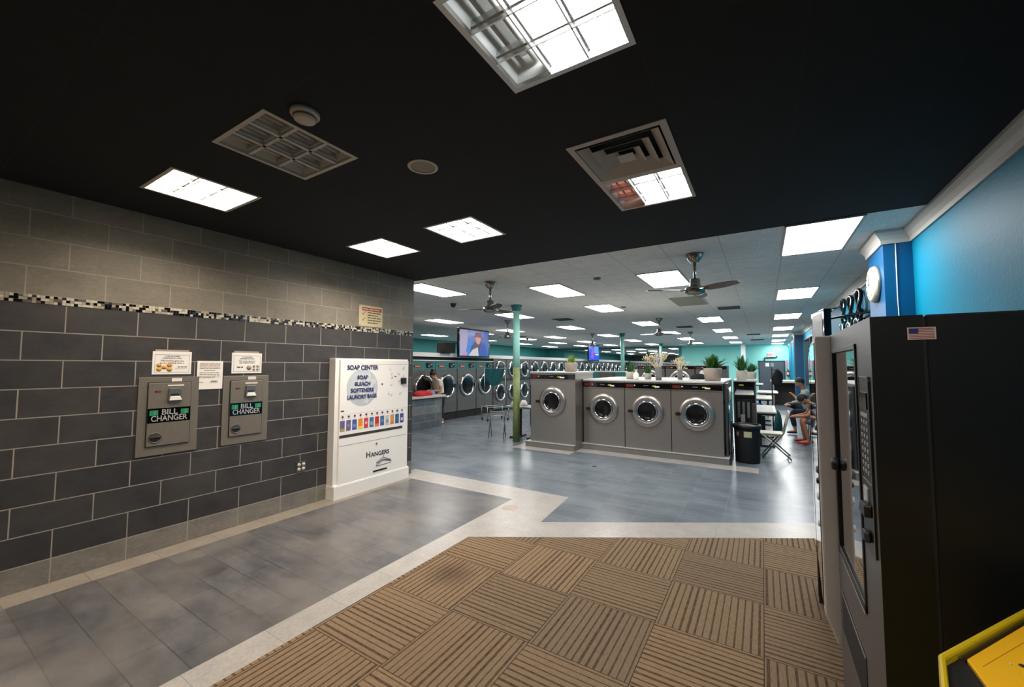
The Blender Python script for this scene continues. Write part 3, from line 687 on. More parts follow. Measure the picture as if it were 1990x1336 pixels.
for i in range(12):
    x = -.52+i*.0915
    MB().use(mat('dark_red_button',(110,26,26),.4)).lathe([(0,.012),(.011,.011),(.013,0)], (x,YF_,1.035), '-y', 14).build('push_button', None, t)
    a, c = packs[i]; z0 = .85
    p_ = MB().use(mat('pack_print_%d'%i, a, .5)).box(x-.034, x+.034, YF_-.0015, YF_, z0, z0+.135)
    p_.use(mat('pack_print_b%d'%i, c, .5)); 
    if i % 3 == 0: p_.box(x-.034, x+.034, YF_-.002, YF_-.0015, z0, z0+.035)
    elif i % 3 == 1: p_.lathe([(0,.002),(.02,.002)], (x,YF_,z0+.07), '-y', 14)
    else: p_.box(x-.02, x+.02, YF_-.002, YF_-.0015, z0+.03, z0+.075)
    p_.build('package_picture', None, t)
MB().use(mat('slot_dark',(58,50,46),.5)).box(-.56,.50,YF_-.002,YF_,.765,.80).build('dispensing_slot', None, t)
text(t,'lettering','H',.108,-.105,.475,YF_-.001,ink,sx=1.0,bold=.002); text(t,'lettering','ANGERS',.082,.098,.466,YF_-.001,ink,sx=1.04,bold=.002)
hg = MB().use(ink)
hg.tube([(.15,YF_-.002,.40),(.155,YF_-.002,.425),(.168,YF_-.002,.43)], .003, 6)
hg.tube([(.15,YF_-.002,.40),(.03,YF_-.002,.345),(.045,YF_-.002,.338),(.15,YF_-.002,.372),(.28,YF_-.002,.338),(.29,YF_-.002,.345),(.15,YF_-.002,.40)], .003, 6)
hg.tube([(.03,YF_-.002,.30),(.29,YF_-.002,.305),(.30,YF_-.002,.325),(.15,YF_-.002,.36),(.03,YF_-.002,.31),(.03,YF_-.002,.30)], .0025, 6)
hg.build('hanger_picture', None, t)
MB().use(blackm).box(-.02,.22,YF_-.004,YF_,.225,.245).build('hanger_slot', None, t)

# =================================================================== VENDING MACHINES (front faces -X: rz = -90 deg, local x runs along -Y)
vm_door = mat('charcoal_satin', (92,90,90), .42, .3); vm_body = mat('vending_black', (9,8,8), .45, spec=.35, bump=.05, bscale=200)
t = thing('vending_machine', 'tall black snack vending machine with a glass front, nearest the camera on the right', 'vending machine', (.30, 2.185, .008), -RW)
VW = .92; v2 = VW/2; VD = .97; VH = 1.85
# local +x points to -Y (towards the camera); the cabinet spans x -v2..v2
MB().use(vm_body).box(-v2, v2, .13, VD, .06, VH).build('cabinet', None, t, .006)
dm = MB().use(vm_door)   # door as frame round the window; front y 0, window x -.36..+.23
wx0, wx1, wz0, wz1 = -.395, .215, .79, 1.775
for (x0,x1,z0,z1) in ((-v2,wx0,.1,VH),(wx1,v2-.004,.1,VH),(wx0,wx1,.1,wz0),(wx0,wx1,wz1,VH)): dm.box(x0,x1,.0,.125,z0,z1)
dm.use(vm_body).box(v2-.004,v2,.0,.125,.1,VH)
dm.build('door', None, t)
MB().use(blackm).box(-v2+.02, v2-.02, .05, .9, 0, .1).build('base', None, t)
fr = MB().use(black)
for (x0,x1,z0,z1) in ((wx0,wx0+.022,wz0,wz1),(wx1-.018,wx1,wz0,wz1),(wx0,wx1,wz0,wz0+.03),(wx0,wx1,wz1-.022,wz1)): fr.box(x0,x1,-.006,.03,z0,z1)
fr.build('window_frame', None, t, .003)
MB().use(mat('tinted_glass', (12,14,14), .01, spec=1.0, coat=1)).box(wx0+.02, wx1-.016, .004, .010, wz0+.025, wz1-.02).build('glass', None, t)
MB().use(chrome).box(wx0, wx1, -.008, -.004, wz0-.006, wz0-.001).build('sill_trim', None, t)
kp = MB().use(black).rbox(.275, .425, -.006, 0.0, 1.06, 1.655, .015); kp.build('control_panel', None, t)
ol = MB().use(alu)
for (x0,x1,z0,z1) in ((.275,.278,1.3,1.655),(.422,.425,1.06,1.655),(.275,.425,1.652,1.655),(.275,.425,1.297,1.3)): ol.box(x0,x1,-.008,-.005,z0,z1)
ol.build('panel_outline', None, t)
MB().use(blackg).box(.30,.405,-.010,-.006,1.545,1.60).build('display', None, t)
ks = MB().use(mat('key_print',(170,170,166),.5))
for r in range(8):
    for c in range(3): ks.box(.298+c*.04, .318+c*.04, -.0085, -.006, 1.325+r*.024, 1.337+r*.024)
ks.box(.295,.405,-.0085,-.006,1.516,1.53); ks.build('keypad', None, t)
MB().use(mat('white_instruction_card',(200,200,198),.5)).box(.30,.36,-.010,-.006,1.20,1.275).build('instruction_card', None, t)
MB().use(black).prism([(.31,1.19),(.41,1.19),(.41,1.23),(.34,1.23)], -.028, -.006, 'y').build('bill_acceptor', None, t, .004)
MB().use(black).prism([(.33,1.10),(.385,1.10),(.375,1.135),(.335,1.135)], -.026, -.006, 'y').build('coin_return', None, t, .006)
MB().use(black).lathe([(0,.026),(.026,.025),(.030,.016),(.030,0)], (-.37,0,1.21), '-y', 24).build('door_lock', None, t)
MB().use(blackm).box(-.38,.16,-.003,.02,.42,.60).build('delivery_flap', None, t, .004)
MB().use(alu).box(-.38,.16,-.006,-.003,.60,.606).build('flap_trim', None, t)
MB().use(mat('dark_seam',(4,4,4),.6)).box(v2-.001, v2+.0008, .122, .13, .08, VH-.01).build('door_seam', None, t)
# flag sticker on the side (side plane x = v2, seen from -Y)
fl = thing('flag_sticker', 'small American flag sticker near the top of the black machine side', 'sticker', (.42, 1.7245, 1.80), 0)
fw_, fh_ = .058, .032
MB().use(whitep).box(-fw_/2-.003, fw_/2+.003, -.0008, .0002, -fh_/2-.003, fh_/2+.003).build('sticker_base', None, fl)
b_ = MB().use(mat('flag_red',(178,70,74),.5))
for k in range(7): b_.box(-fw_/2, fw_/2, -.0012, -.0008, -fh_/2+k*fh_/6.5, -fh_/2+(k+.5)*fh_/6.5)
b_.build('red_stripes', None, fl)
MB().use(mat('flag_blue',(36,40,110),.5)).box(-fw_/2, -fw_/2+.022, -.0016, -.0012, -.001, fh_/2).build('blue_canton', None, fl)
# drinks machine, grey door, slightly turned
t = thing('vending_machine', 'grey-edged drinks vending machine with glossy front, just beyond the black one', 'vending machine', (.265, 3.135, .008), -RW-math.radians(3.4))
w2 = .92/2
MB().use(vm_body).box(-w2, w2-.065, .12, .92, .08, 1.845).build('cabinet', None, t, .006)
gd = mat('warm_grey_door', (206,198,190), .45)
d_ = MB().use(gd).prism([(-.0,.42),(0,1.85),(.075,1.85),(.075,.28),(.05,.28)], -w2, w2, 'x'); d_.build('door_shell', None, t, .01)
MB().use(greyp).box(-w2+.01, w2-.012, .075, .12, .28, 1.845).build('door_core', None, t)
MB().use(mat('gloss_acrylic',(26,30,32),.03,coat=1,spec=1)).box(-w2+.02, w2-.03, -.004, .002, .45, 1.82).build('front_sheet', None, t)
for z, m_, r in ((1.36,greyp,.014),(1.14,greyp,.02),(1.08,black,.016),(1.0,white,.02),(.86,white,.018)):
    MB().use(m_).lathe([(0,.014),(r*.8,.013),(r,.008),(r,0)], (w2-.05,0,z), '-y', 18).build('selector_knob', None, t)
for x in (-w2+.08, w2-.12): MB().use(blackm).cyl((x,.12),.025,0,.1,14).cyl((x,.8),.025,0,.1,14).build('foot', None, t)
# third machine, dark glossy
t = thing('vending_machine', 'dark glossy vending machine edge, farthest of the three on the right', 'vending machine', (.305, 3.82, .008), -RW-math.radians(3.4))
MB().use(vm_body).box(-.17, .17, .03, .85, .02, 1.80).build('cabinet', None, t, .006)
MB().use(blackg).box(-.17, .17, .0, .03, .02, 1.80).build('door', None, t, .003)
MB().use(mat('gloss_acrylic')).box(-.15, .16, -.004, .0, .06, 1.77).build('front_sheet', None, t)

# =================================================================== YELLOW ARCADE CABINET (bottom right)
yel = mat('yellow_plastic', (214,184,24), .4); yin = mat('warm_yellow_panel', (246,186,30), .45)
t = thing('game_cabinet', 'yellow-rimmed coin game cabinet corner with orange-yellow playfield at the bottom right', 'game machine', (.29, 1.18, .008), math.atan2(.32,.23))
# local x runs along the far rim, local -y towards the camera right
zt = 1.10
outer = [(.014,.010),(.46,.013),(.46,-.40),(-.18,-.46),(-.34,-.26),(-.25,-.10)]
MB().use(yel).prism(outer, 0, zt-.075, 'z').build('body', None, t, .004)
def inset(pts, d):
    n = len(pts); out = []
    cx = sum(p[0] for p in pts)/n; cy = sum(p[1] for p in pts)/n
    area = sum(pts[i][0]*pts[(i+1)%n][1]-pts[(i+1)%n][0]*pts[i][1] for i in range(n)); sg = 1 if area > 0 else -1
    for i in range(n):
        p0, p1, p2 = Vector(pts[i-1]), Vector(pts[i]), Vector(pts[(i+1)%n])
        a = (p1-p0).normalized(); b2 = (p2-p1).normalized()
        na = Vector((-a.y,a.x))*sg; nb = Vector((-b2.y,b2.x))*sg; bi = na+nb; bi = bi/(bi.length**2/2)*1.0
        out.append((p1.x+bi.x*d, p1.y+bi.y*d))
    return out
r_ = MB().use(yel); inn = inset(outer, .0115); n5 = len(outer)
V = [(x,y,zt-.08) for x,y in outer]+[(x,y,zt) for x,y in outer]+[(x,y,zt) for x,y in inn]+[(x,y,zt-.08) for x,y in inn]
F = [((i),(i+1)%n5,(i+1)%n5+n5,i+n5) for i in range(n5)]+[(i+n5,(i+1)%n5+n5,(i+1)%n5+2*n5,i+2*n5) for i in range(n5)]+[(i+2*n5,(i+1)%n5+2*n5,(i+1)%n5+3*n5,i+3*n5) for i in range(n5)]
r_.add(V, F); r_.build('rim', None, t, .006)
MB().use(blackm).prism(inn, zt-.07, zt-.018, 'z').build('black_deck', None, t)
i2 = inset(outer, .032)
MB().use(mat('chrome_strip',(170,160,140),.25,1)).prism([(.062,-.0035),(.43,.0005),(.43,-.007),(.062,-.0125)], zt-.018, zt-.010, 'z').build('metal_strip', None, t)
MB().use(yin).prism([(.064,-.014),(.43,-.010),(.43,-.37),(-.10,-.40),(-.21,-.222)], zt-.018, zt-.009, 'z').build('playfield', None, t, .002)
MB().use(mat('amber_groove',(176,110,16),.5)).box(.065,.42,-.0375,-.0365,zt-.0092,zt-.0086).build('groove', None, t)
MB().use(chrome).lathe([(0,.002),(.0018,.0015),(.0022,0)], (.126,-.055,zt-.009), n=12).build('screw', None, t)
MB().use(mat('brown_hole',(60,34,18),.5)).lathe([(0,.001),(.006,.001),(.0063,0)], (.140,-.067,zt-.009), n=20).build('ball_hole', None, t)

# =================================================================== WASHERS
drum = mat('drum_interior', (34,34,36), .5, .4)
def washer_parts(t, w, h, d, r, knob=True, dx=0, dz=0, colour=steel, cp=True, load=None):
    """front faces -y at y=0; x centred"""
    MB().use(colour).box(-w/2+.003, w/2-.003, 0, d, 0, h).build('cabinet', None, t, .006)
    if cp:
        c = MB().use(blackg).box(-w/2+.004, w/2-.004, -.012, .0, h-.125, h-.022).build('control_panel', None, t, .002)
        b_ = MB().use(mat('maroon_label',(96,20,24),.4)).box(-w/2+.03, -w/2+.17, -.0135, -.012, h-.10, h-.045); b_.build('maroon_label', None, c)
        b_ = MB().use(silver_ink).lathe([(0,.0145),(.016,.0145),(.016,.012)], (-w/2+.2,0,h-.07), '-y', 16)
        b_.box(-.06,.03,-.0135,-.012,h-.072,h-.067); b_.build('badge', None, c)
        b_ = MB().use(mat('yellow_label',(190,180,60),.5)).box(w*.12,w*.2,-.0135,-.012,h-.085,h-.062); b_.use(whitep).box(w*.17,w*.27,-.0140,-.0125,h-.10,h-.075); b_.build('price_label', None, c)
        MB().use(steel).box(-w/2+.004, w/2-.004, -.014, .0, h-.135, h-.125).build('trim_strip', None, t)
    cx, cz = dx, h*.475+dz
    MB().use(steel).lathe([(r,.0),(r+.004,.02),(r-.01,.045),(r-.05,.062),(r*.72,.058),(r*.66,.045)], (cx,0,cz), '-y', 48).build('door_ring', None, t)
    MB().use(chrome).lathe([(r*.66,.045),(r*.64,.062),(r*.60,.064),(r*.56,.05),(r*.545,.03)], (cx,0,cz), '-y', 48).build('chrome_ring', None, t)
    g = MB().use(glassdk).lathe([(r*.55,.032),(r*.5,.024),(r*.36,.012),(r*.18,.007),(0,.006)], (cx,0,cz), '-y', 40).build('door_glass', None, t)
    MB().use(black).rbox(cx-r-.045, cx-r+.035, -.09, -.03, cz-.035, cz+.02, .012).build('handle', None, t)
WZ = .12
PX0, PX1 = -3.28, -.60
t = thing('washing_machine', 'tall stainless front-load washer at the left end of the island, beside the green pole', 'washing machine', (-3.72, 7.60, .115), 0, 'big stainless washers of the front island')
washer_parts(t, 1.03, 1.43, 1.0, .30, dx=0, dz=.17)
labs = ['stainless front-load washer, left one of the three equal washers in the island','stainless front-load washer, middle one of the three equal washers in the island','stainless front-load washer, right one of the three, in front of the big potted plant']
for i, x in enumerate((-2.762,-1.898,-1.034)):
    t = thing('washing_machine', labs[i], 'washing machine', (x, 7.98, .115), 0, 'big stainless washers of the front island')
    washer_parts(t, .86, 1.275, .95, .30, dz=.115)
# concrete curb the island stands on
mb = MB().use(concrete); mb.box(-4.32,-3.22,7.53,8.7,0,.105); mb.box(-3.28,-.53,7.91,9.2,0,.105)
mb.use(lipm); mb.box(-4.325,-3.215,7.525,8.7,.105,.115); mb.box(-3.28,-.525,7.905,9.2,.105,.115)
tag(mb.build('tiled_curb'), 'low grey tiled curb carrying the front island of washers', 'curb')
tag(MB().use(blackm).box(-3.2,-.64,8.95,9.15,.115,1.36).build('back_panel'), 'dark service panel behind the front washers', 'panel')
mb = MB().use(countertop).box(-4.245,-3.2,7.585,8.65,1.547,1.575); tag(mb.build('countertop',None,None,.003), 'pale top slab over the tall left washer, under the light green potted plant', 'countertop')
mb = MB().use(countertop).box(-3.19,-.585,7.965,10.4,1.392,1.425); tag(mb.build('countertop',None,None,.003), 'long pale countertop over the three washers, crowded with plants and vases', 'countertop')
mb = MB().use(steel_dk).box(-3.19,-3.15,9.2,10.35,0,1.39).box(-.66,-.6,9.3,10.35,0,1.39).box(-3.15,-.66,10.3,10.35,.0,1.39)
tag(mb.build('counter_support'), 'dull metal support panels under the back of the long countertop', 'support panel')
# side service gap with pipes at right of washer row
t = thing('pipe_rack', 'narrow metal pipe housing on the right end of the washer island', 'pipes', (-.58, 8.1, .115))
MB().use(steel_dk).box(.0,.03,0,.7,0,1.27).build('side_panel', None, t)
for k, (y, m_) in enumerate(((.12,chrome),(.3,steel),(.5,chrome))): MB().use(m_).cyl((.05,y),.016,0,1.2,12).build('pipe', None, t)
MB().use(chrome).cyl((.055,.2),.03,.9,1.0,12).cyl((.055,.4),.03,.55,.62,12).build('valve', None, t)
# coin unit right of the island
t = thing('wash_unit', 'narrow steel washer unit with slanted white lid, behind the black bin', 'washing machine', (-.31, 8.95, 0))
ub = MB().use(steel_dk); ub.box(-.185,.185,0.0,.66,.0,1.0); ub.box(-.185,-.165,.0,.66,1.0,1.40); ub.box(.165,.185,.0,.66,1.0,1.40); ub.box(-.165,.165,.2,.66,1.0,1.40); ub.build('cabinet', None, t, .004)
MB().use(blackg).box(-.13,.13,-.01,.2,1.30,1.375).build('control_panel', None, t); MB().use(mat('yellow_label')).box(-.09,-.01,-.012,-.01,1.325,1.35).build('price_label', None, t)
MB().use(white).add([(-.165,-.06,1.17),(.155,-.06,1.17),(.145,.18,1.27),(-.13,.18,1.27),(-.165,-.06,1.155),(.155,-.06,1.155),(.145,.18,1.255),(-.13,.18,1.255)], [(0,1,2,3),(7,6,5,4),(0,4,5,1),(1,5,6,2),(2,6,7,3),(3,7,4,0)]).build('lid', None, t)
MB().use(blackm).box(-.15,.12,-.012,0,.55,1.08).build('front_recess', None, t)
g_ = MB().use(greyp)
for x in (-.1,-.02,.06): g_.box(x-.02,x+.02,-.03,-.012,.72,1.02)
g_.build('detergent_cups', None, t); MB().use(offw).box(-.07,.0,-.05,-.012,.64,.78).build('soap_box', None, t)
tag(MB().use(countertop).box(-.5,-.1,8.9,10.4,1.402,1.43).build('countertop',None,None,.003), 'short pale countertop right of the island, under the two rear potted plants', 'countertop')

# --- second island behind: partition + machines
tag(MB().use(teal).box(-5.2,-3.75,12.9,13.1,0,1.5).use(whitep).box(-5.22,-3.73,12.88,13.12,1.5,1.53).build('partition'), 'low teal partition with a white cap behind the left end of the washer island', 'partition')
tag(MB().use(steel_dk).box(-4.55,-4.1,12.78,12.86,0,1.49).build('locker'), 'dull metal panel in front of the teal partition', 'panel')
wb = thing('washing_machine', 'x', 'washing machine', (-3.1,13.6,0), 0, 'rear washers with dark round doors')
washer_parts(wb, .86, 1.72, .9, .30, dz=.45, colour=steel_dk)
lb = ['dark round-door washer behind the small left potted plants','dark round-door washer behind the tall grey vase','dark round-door washer behind the smaller dried flowers']
wb['label'] = lb[0]
for i, x in enumerate((-2.22,-1.34)): dup(wb, (x,13.6,0), None, lb[i+1])

# =================================================================== DRYER BANK (front faces +X)
DX = -8.42
dr_door = mat('dryer_drum_dark', (24,24,26), .35)
def dryer_big(y, label):
    t = thing('tumble_dryer', label, 'dryer', (DX, y, 0), RW, 'single-pocket dryers with red displays'); w = 1.0
    MB().use(steel_dk).box(-w/2+.004, w/2-.004, 0, .95, .23, 1.585).build('cabinet', None, t, .005)
    MB().use(blackm).box(-w/2, w/2, .04, .9, 0, .23).build('toe_kick', None, t)
    h_ = MB().use(teal).box(-w/2+.002, w/2-.002, .01, .95, 1.585, 1.85).build('header', None, t)
    MB().use(blackg).box(-.38,-.10,.0,.01,1.655,1.71).build('display', None, h_)
    MB().use(mat('red_led_text',(230,60,30),emit=1.6,emit_rgb=(1,.10,.03))).box(-.355,-.125,-.003,.0,1.672,1.692).build('red_digits', None, h_)
    MB().use(black).rbox(.12,.36,-.03,.01,1.64,1.79,.03).build('coin_box', None, h_, .004)
    MB().use(silver_ink).box(.17,.22,-.034,-.03,1.67,1.70).box(.26,.33,-.034,-.03,1.72,1.75).build('coin_slot', None, h_)
    MB().use(steel_dk).box(-w/2+.01, w/2-.01, -.006, 0, .24, .62).build('lower_panel', None, t, .004)
    cz, r = 1.06, .365
    MB().use(chrome).lathe([(r+.01,0),(r+.01,.03),(r-.01,.06),(r-.045,.062),(r-.07,.045),(r-.08,.03)], (0,0,cz), '-y', 40).build('door_ring', None, t)
    MB().use(glassdk).lathe([(r-.08,.035),(r-.16,.045),(0,.05)], (0,0,cz), '-y', 36).build('door_glass', None, t)
    MB().use(chrome).rbox(.30,.36,-.11,-.06,cz-.08,cz+.08,.02).build('handle', None, t)
    return t
d0 = dryer_big(8.70, 'big round-door dryer behind the woman, first from the tiled counter')
for i, y in enumerate((9.72,10.74,11.76)): dup(d0, (DX,y,0), RW, ['big round-door dryer right of the woman, second from the tiled counter','big round-door dryer under the left part of the television','big round-door dryer half hidden by the hanging teal bag'][i])
def dryer_stack(y, label):
    t = thing('stack_dryer', label, 'dryer', (DX, y, 0), RW, 'stacked double dryers along the left wall'); w = .88
    MB().use(steel_dk).box(-w/2+.003, w/2-.003, 0, .95, .1, 1.95).build('cabinet', None, t, .005)
    MB().use(black).box(-w/2+.01, w/2-.01, -.01, 0, 1.12, 1.22).build('control_strip', None, t)
    for cz in (.70, 1.56):
        r = .33
        MB().use(chrome).lathe([(r,0),(r,.03),(r-.025,.07),(r-.06,.07),(r-.08,.03)], (0,0,cz), '-y', 36).build('door_ring', None, t)
        MB().use(glassdk).lathe([(r-.08,.03),(r-.16,.04),(0,.045)], (0,0,cz), '-y', 30).build('door_glass', None, t)
        MB().use(chrome).rbox(r-.05,r+.0,-.1,-.06,cz-.06,cz+.06,.02).build('handle', None, t)
    return t
s0 = dryer_stack(12.74, 'stacked double dryer just beyond the teal bag, nearest of the stacked row')
for i in range(1, 19):
    dup(s0, (DX, 12.74+.9*i, 0), RW, f'stacked double dryer, {ORD[i]} along the wall row' if i < 18 else 'stacked double dryer, farthest of the wall row')
mb = MB().use(white).box(DX-.35, DX+.03, 8.2, YF-.1, 1.965, 2.085); struct(mb.build('trim_5'))
mb = MB().use(blackm).box(DX-.9, DX-.04, 8.2, 12.28, 1.852, 1.964); mb.box(DX-.9, DX-.04, 12.3, YF-.1, 1.952, 1.964); tag(mb.build('soffit_gap'), 'dark recess running above the dryers under the white fascia', 'recess panel')
tag(MB().use(white).box(DX-.9, DX+.02, 8.10, 8.19, 0, 1.86).build('end_panel'), 'white end panel at the near end of the dryer bank beside the wall', 'end panel')
tag(MB().use(white).box(DX-.0, DX+.025, 8.2, 12.28, 1.84, 1.866).build('top_trim'), 'thin white strip along the top of the teal dryer headers', 'trim strip')
# tiled folding counter at left
ct = tile_mat('counter_tile', 1, 2, 7.6, 0, .4, .205, .5, (74,84,90), (118,120,120), (132,132,128), .004, .4, 0, (1.4,2.4), .2, .002)
t = thing('tiled_counter', 'grey tiled folding counter with a pale top at the far side of the wall end', 'counter', (0,0,0))
MB().use(ct).box(-8.02,-7.68,6.4,8.68,0,.83).build('base', None, t)
MB().use(mat('pale_stone_top',(196,186,172),.3)).box(-8.07,-7.60,6.35,8.76,.83,.885).build('top', None, t, .004)
# televisions
def tv(y, label, pic):
    t = thing('television', label, 'television', (DX+.32, y, 2.44), RW, None)
    MB().use(blackg).box(-.84,.84,0,.07,-.47,.47).build('casing', None, t, .008)
    MB().use(blackm).box(-.2,.2,.07,.45,-.1,.1).build('wall_arm', None, t)
    s_ = MB().use(mat('screen_'+pic[0], pic[1], .2, emit=.9)).box(-.79,.79,-.004,0,-.42,.42).build('screen', None, t)
    for i, (m_, pts) in enumerate(pic[2]):
        MB().use(mat(f'screen_{pic[0]}_{i}', m_, .3, emit=.8)).prism(pts, -.006-.0008*i, -.004-.0008*i, 'y').build('screen_image', None, s_)
    return t
def ell(cx, cz, a, b, n=18): return [(cx+a*math.cos(2*PI*k/n), cz+b*math.sin(2*PI*k/n)) for k in range(n)]
tv(10.74, 'large television over the dryers showing a person in a blue shirt', ('cartoon', (56,84,150), [
  ((150,140,170), [(-.79,-.42),(-.42,-.42),(-.38,0),(-.42,.42),(-.79,.42)]), ((40,110,190), [(-.5,-.42),(-.1,-.42),(-.15,.1),(-.4,.05)]),
  ((60,60,80), [(-.30,-.42),(.6,-.42),(.55,-.05),(.35,.08),(.0,.05),(-.2,-.1)]), ((40,70,150), [(.2,-.42),(.68,-.42),(.62,-.05),(.35,.08)]),
  ((196,130,120), ell(.17,.14,.14,.17)), ((120,60,70), [(-.15,.2),(.5,.2),(.36,.25),(.34,.36),(.02,.36),(.0,.25)]),
  ((180,178,180), [(-.35,-.42),(.2,-.42),(.15,-.12),(-.15,-.22)]), ((176,120,150), ell(-.52,-.35,.12,.07))]))
tv(21.9, 'smaller looking television far down the hall with a blue and pink picture', ('dance', (30,70,200), [
  ((150,60,170), [(-.5,-.3),(-.05,-.32),(-.1,.1),(-.25,.3),(-.4,.05)]), ((70,150,210), [(.0,.0),(.7,.0),(.7,.36),(.1,.36)]), ((200,210,230), [(.2,-.12),(.7,-.12),(.7,-.05),(.2,-.05)])]))
t = tag(MB().use(blackm).box(DX-.1, DX+.25, 9.35, 9.83, 2.09, 2.42).build('speaker_box',None,None,.01), 'black speaker box on the fascia left of the large television', 'speaker')

# =================================================================== PLANTS AND VASES
def leaf(mb, base, az, h, lean, wd, curl=.4, n=6):
    dx, dy = math.cos(az), math.sin(az); V = []; F = []
    for i in range(n+1):
        t = i/n; r = lean*(t**(1+curl)); z = h*t*(1-.12*lean/h*t); ww = wd*math.sin(PI*min(.97, .12+.86*t))**.8*.5
        px, py = base[0]+dx*r, base[1]+dy*r
        V += [(px-dy*ww, py+dx*ww, base[2]+z), (px+dx*ww*.25, py+dy*ww*.25, base[2]+z-.002), (px+dy*ww, py-dx*ww, base[2]+z)]
    for i in range(n):
        o = i*3; F += [(o,o+1,o+4,o+3),(o+1,o+2,o+5,o+4)]
    mb.add(V, F, True)
def potted(name, label, x, y, z, r, h, leafh, spread, n, potm, lm, wd=.035, taper=1.1):
    t = thing(name, label, 'potted plant', (x,y,z), random.uniform(0,6))
    MB().use(potm).lathe([(0,0),(r*.86,0),(r,h*.96),(r*1.02,h),(r*.93,h),(r*.9,h*.9),(0,h*.9)], n=28).build('pot', None, t)
    MB().use(mat('potting_soil',(44,34,26),.95)).lathe([(0,h*.905),(r*.9,h*.905)], n=24).build('soil', None, t)
    f = MB().use(lm)
    for k in range(n):
        a = random.uniform(0, 2*PI); rr = random.uniform(0,.55)*r; q_ = random.random()
        leaf(f, (rr*math.cos(a), rr*math.sin(a), h*.88), a+random.uniform(-.6,.6), leafh*random.uniform(.55,1.0)*(1-.35*q_), spread*q_*random.uniform(.5,1.1), wd*random.uniform(.7,1.2))
    f.build('foliage', None, t)
    return t
CT = 1.427
potted('potted_plant','large green spiky plant in a big beige round pot over the right washer', -.80,8.42,CT,.155,.235,.34,.24,130,ceramic_b,leafm,.036)
potted('potted_plant','green spiky plant in a pale pot, left of the two on the short rear counter', -.36,9.2,CT+.005,.10,.18,.36,.22,70,ceramic,leafm,.034)
potted('potted_plant','low bushy plant in a pale pot, right of the two on the short rear counter', -.215,10.0,CT+.005,.105,.15,.24,.24,64,ceramic,leafm,.032)
potted('potted_plant','yellow-green sparse plant in a beige pot on top of the tall left washer', -3.45,7.95,1.577,.135,.19,.24,.14,34,ceramic_b,leafl,.026)
potted('potted_plant','small green plant in a white pot at the left end of the long countertop', -2.39,8.6,CT,.085,.15,.26,.16,60,ceramic,leafm,.030)
potted('potted_plant','smallest green plant in a white pot beside the white bottle on the countertop', -2.05,8.72,CT,.075,.12,.22,.13,54,ceramic,leafm,.028)
driedm = mat('dried_flower_cream',(226,212,176),.9)
def dried(label, x, y, z, r, h, fh, spread, n):
    t = thing('vase', label, 'vase', (x,y,z))
    MB().use(mat('grey_vase',(112,110,110),.5)).lathe([(0,0),(r*.85,0),(r,h*.3),(r,h*.95),(r*.95,h),(r*.8,h),(r*.75,h*.8),(0,h*.8)], n=24).build('vase_body', None, t)
    f = MB().use(driedm)
    for k in range(n):
        a = random.uniform(0,2*PI); q_ = random.uniform(.1,1); hh = fh*random.uniform(.6,1)*(1-.3*q_); sp = spread*q_
        p0 = Vector((.4*r*math.cos(a),.4*r*math.sin(a),h*.8)); p2 = Vector((sp*math.cos(a),sp*math.sin(a),h+hh)); p1 = (p0+p2)/2+Vector((0,0,.03))
        f.tube([p0,p1,p2], [.003,.0025,.002], 4, False)
        for j in range(4):
            c = p1.lerp(p2, .35+.2*j)+Vector((random.uniform(-1,1),random.uniform(-1,1),random.uniform(-.4,1)))*.02
            f.tube([c,c+Vector((random.uniform(-.02,.02),random.uniform(-.02,.02),.03))], [.009,.003], 5)
    f.build('dried_flowers', None, t)
dried('tall grey cylinder vase with large cream dried flowers on the countertop', -1.73,8.22,CT,.062,.26,.32,.30,34)
dried('shorter grey vase with small cream dried flowers further back on the countertop', -1.44,8.85,CT,.052,.20,.27,.24,26)
t = thing('bottle','white plastic bottle standing between the two small potted plants','bottle',(-2.19,8.32,CT))
MB().use(whitep).lathe([(0,0),(.05,0),(.055,.02),(.055,.11),(.03,.14),(.02,.15),(.02,.165)],n=20).build('body',None,t); MB().use(offw).cyl((0,0),.024,.165,.20,16).build('cap',None,t)
def blob(name, label, cat, x, y, z, rx, ry, rz_, m, seed=0, parts=None):
    """a soft heap (clothes, a sack): a lumpy squashed dome"""
    random.seed(seed); mb = MB().use(m); V = []; F = []; nu, nv = 22, 9
    ph = [random.uniform(0,6) for _ in range(6)]
    for j in range(nv+1):
        e = (PI/2)*j/nv
        for i in range(nu):
            a = 2*PI*i/nu; k = 1+.14*math.sin(3*a+ph[0]+e)+.09*math.sin(5*a+ph[1]-2*e)+.05*math.sin(9*a+ph[2]+4*e)
            zz = math.sin(e)*(1+.18*math.sin(2*a+ph[3])*math.cos(e)+.08*math.sin(6*a+ph[4]))
            V.append((rx*math.cos(e)*k*math.cos(a), ry*math.cos(e)*k*math.sin(a), max(0,rz_*zz)))
    for j in range(nv):
        for i in range(nu): F.append((j*nu+i, j*nu+(i+1)%nu, (j+1)*nu+(i+1)%nu, (j+1)*nu+i))
    F.append(tuple(range(nu))[::-1]); mb.add(V, F, True)
    return tag(mb.build(name, None, None, 0, (x,y,z)), label, cat)
blob('clothes_pile','dark clothes heaped on the countertop beside the smaller dried flowers','clothes',-1.16,9.35,CT,.17,.15,.11,cloth_d,3)
blob('clothes_pile','white cloth lying on the dark clothes behind the dried flowers','clothes',-1.10,9.66,CT,.10,.10,.17,cloth_w,4)
blob('clothes_pile','red clothes with white stripes heaped on the tiled counter before the woman','clothes',-7.85,8.05,.887,.17,.34,.13,cloth_r,5)
blob('clothes_pile','white shirt bundled on top of the tiled counter behind the red clothes','clothes',-7.95,7.52,.887,.10,.13,.16,cloth_w,6)
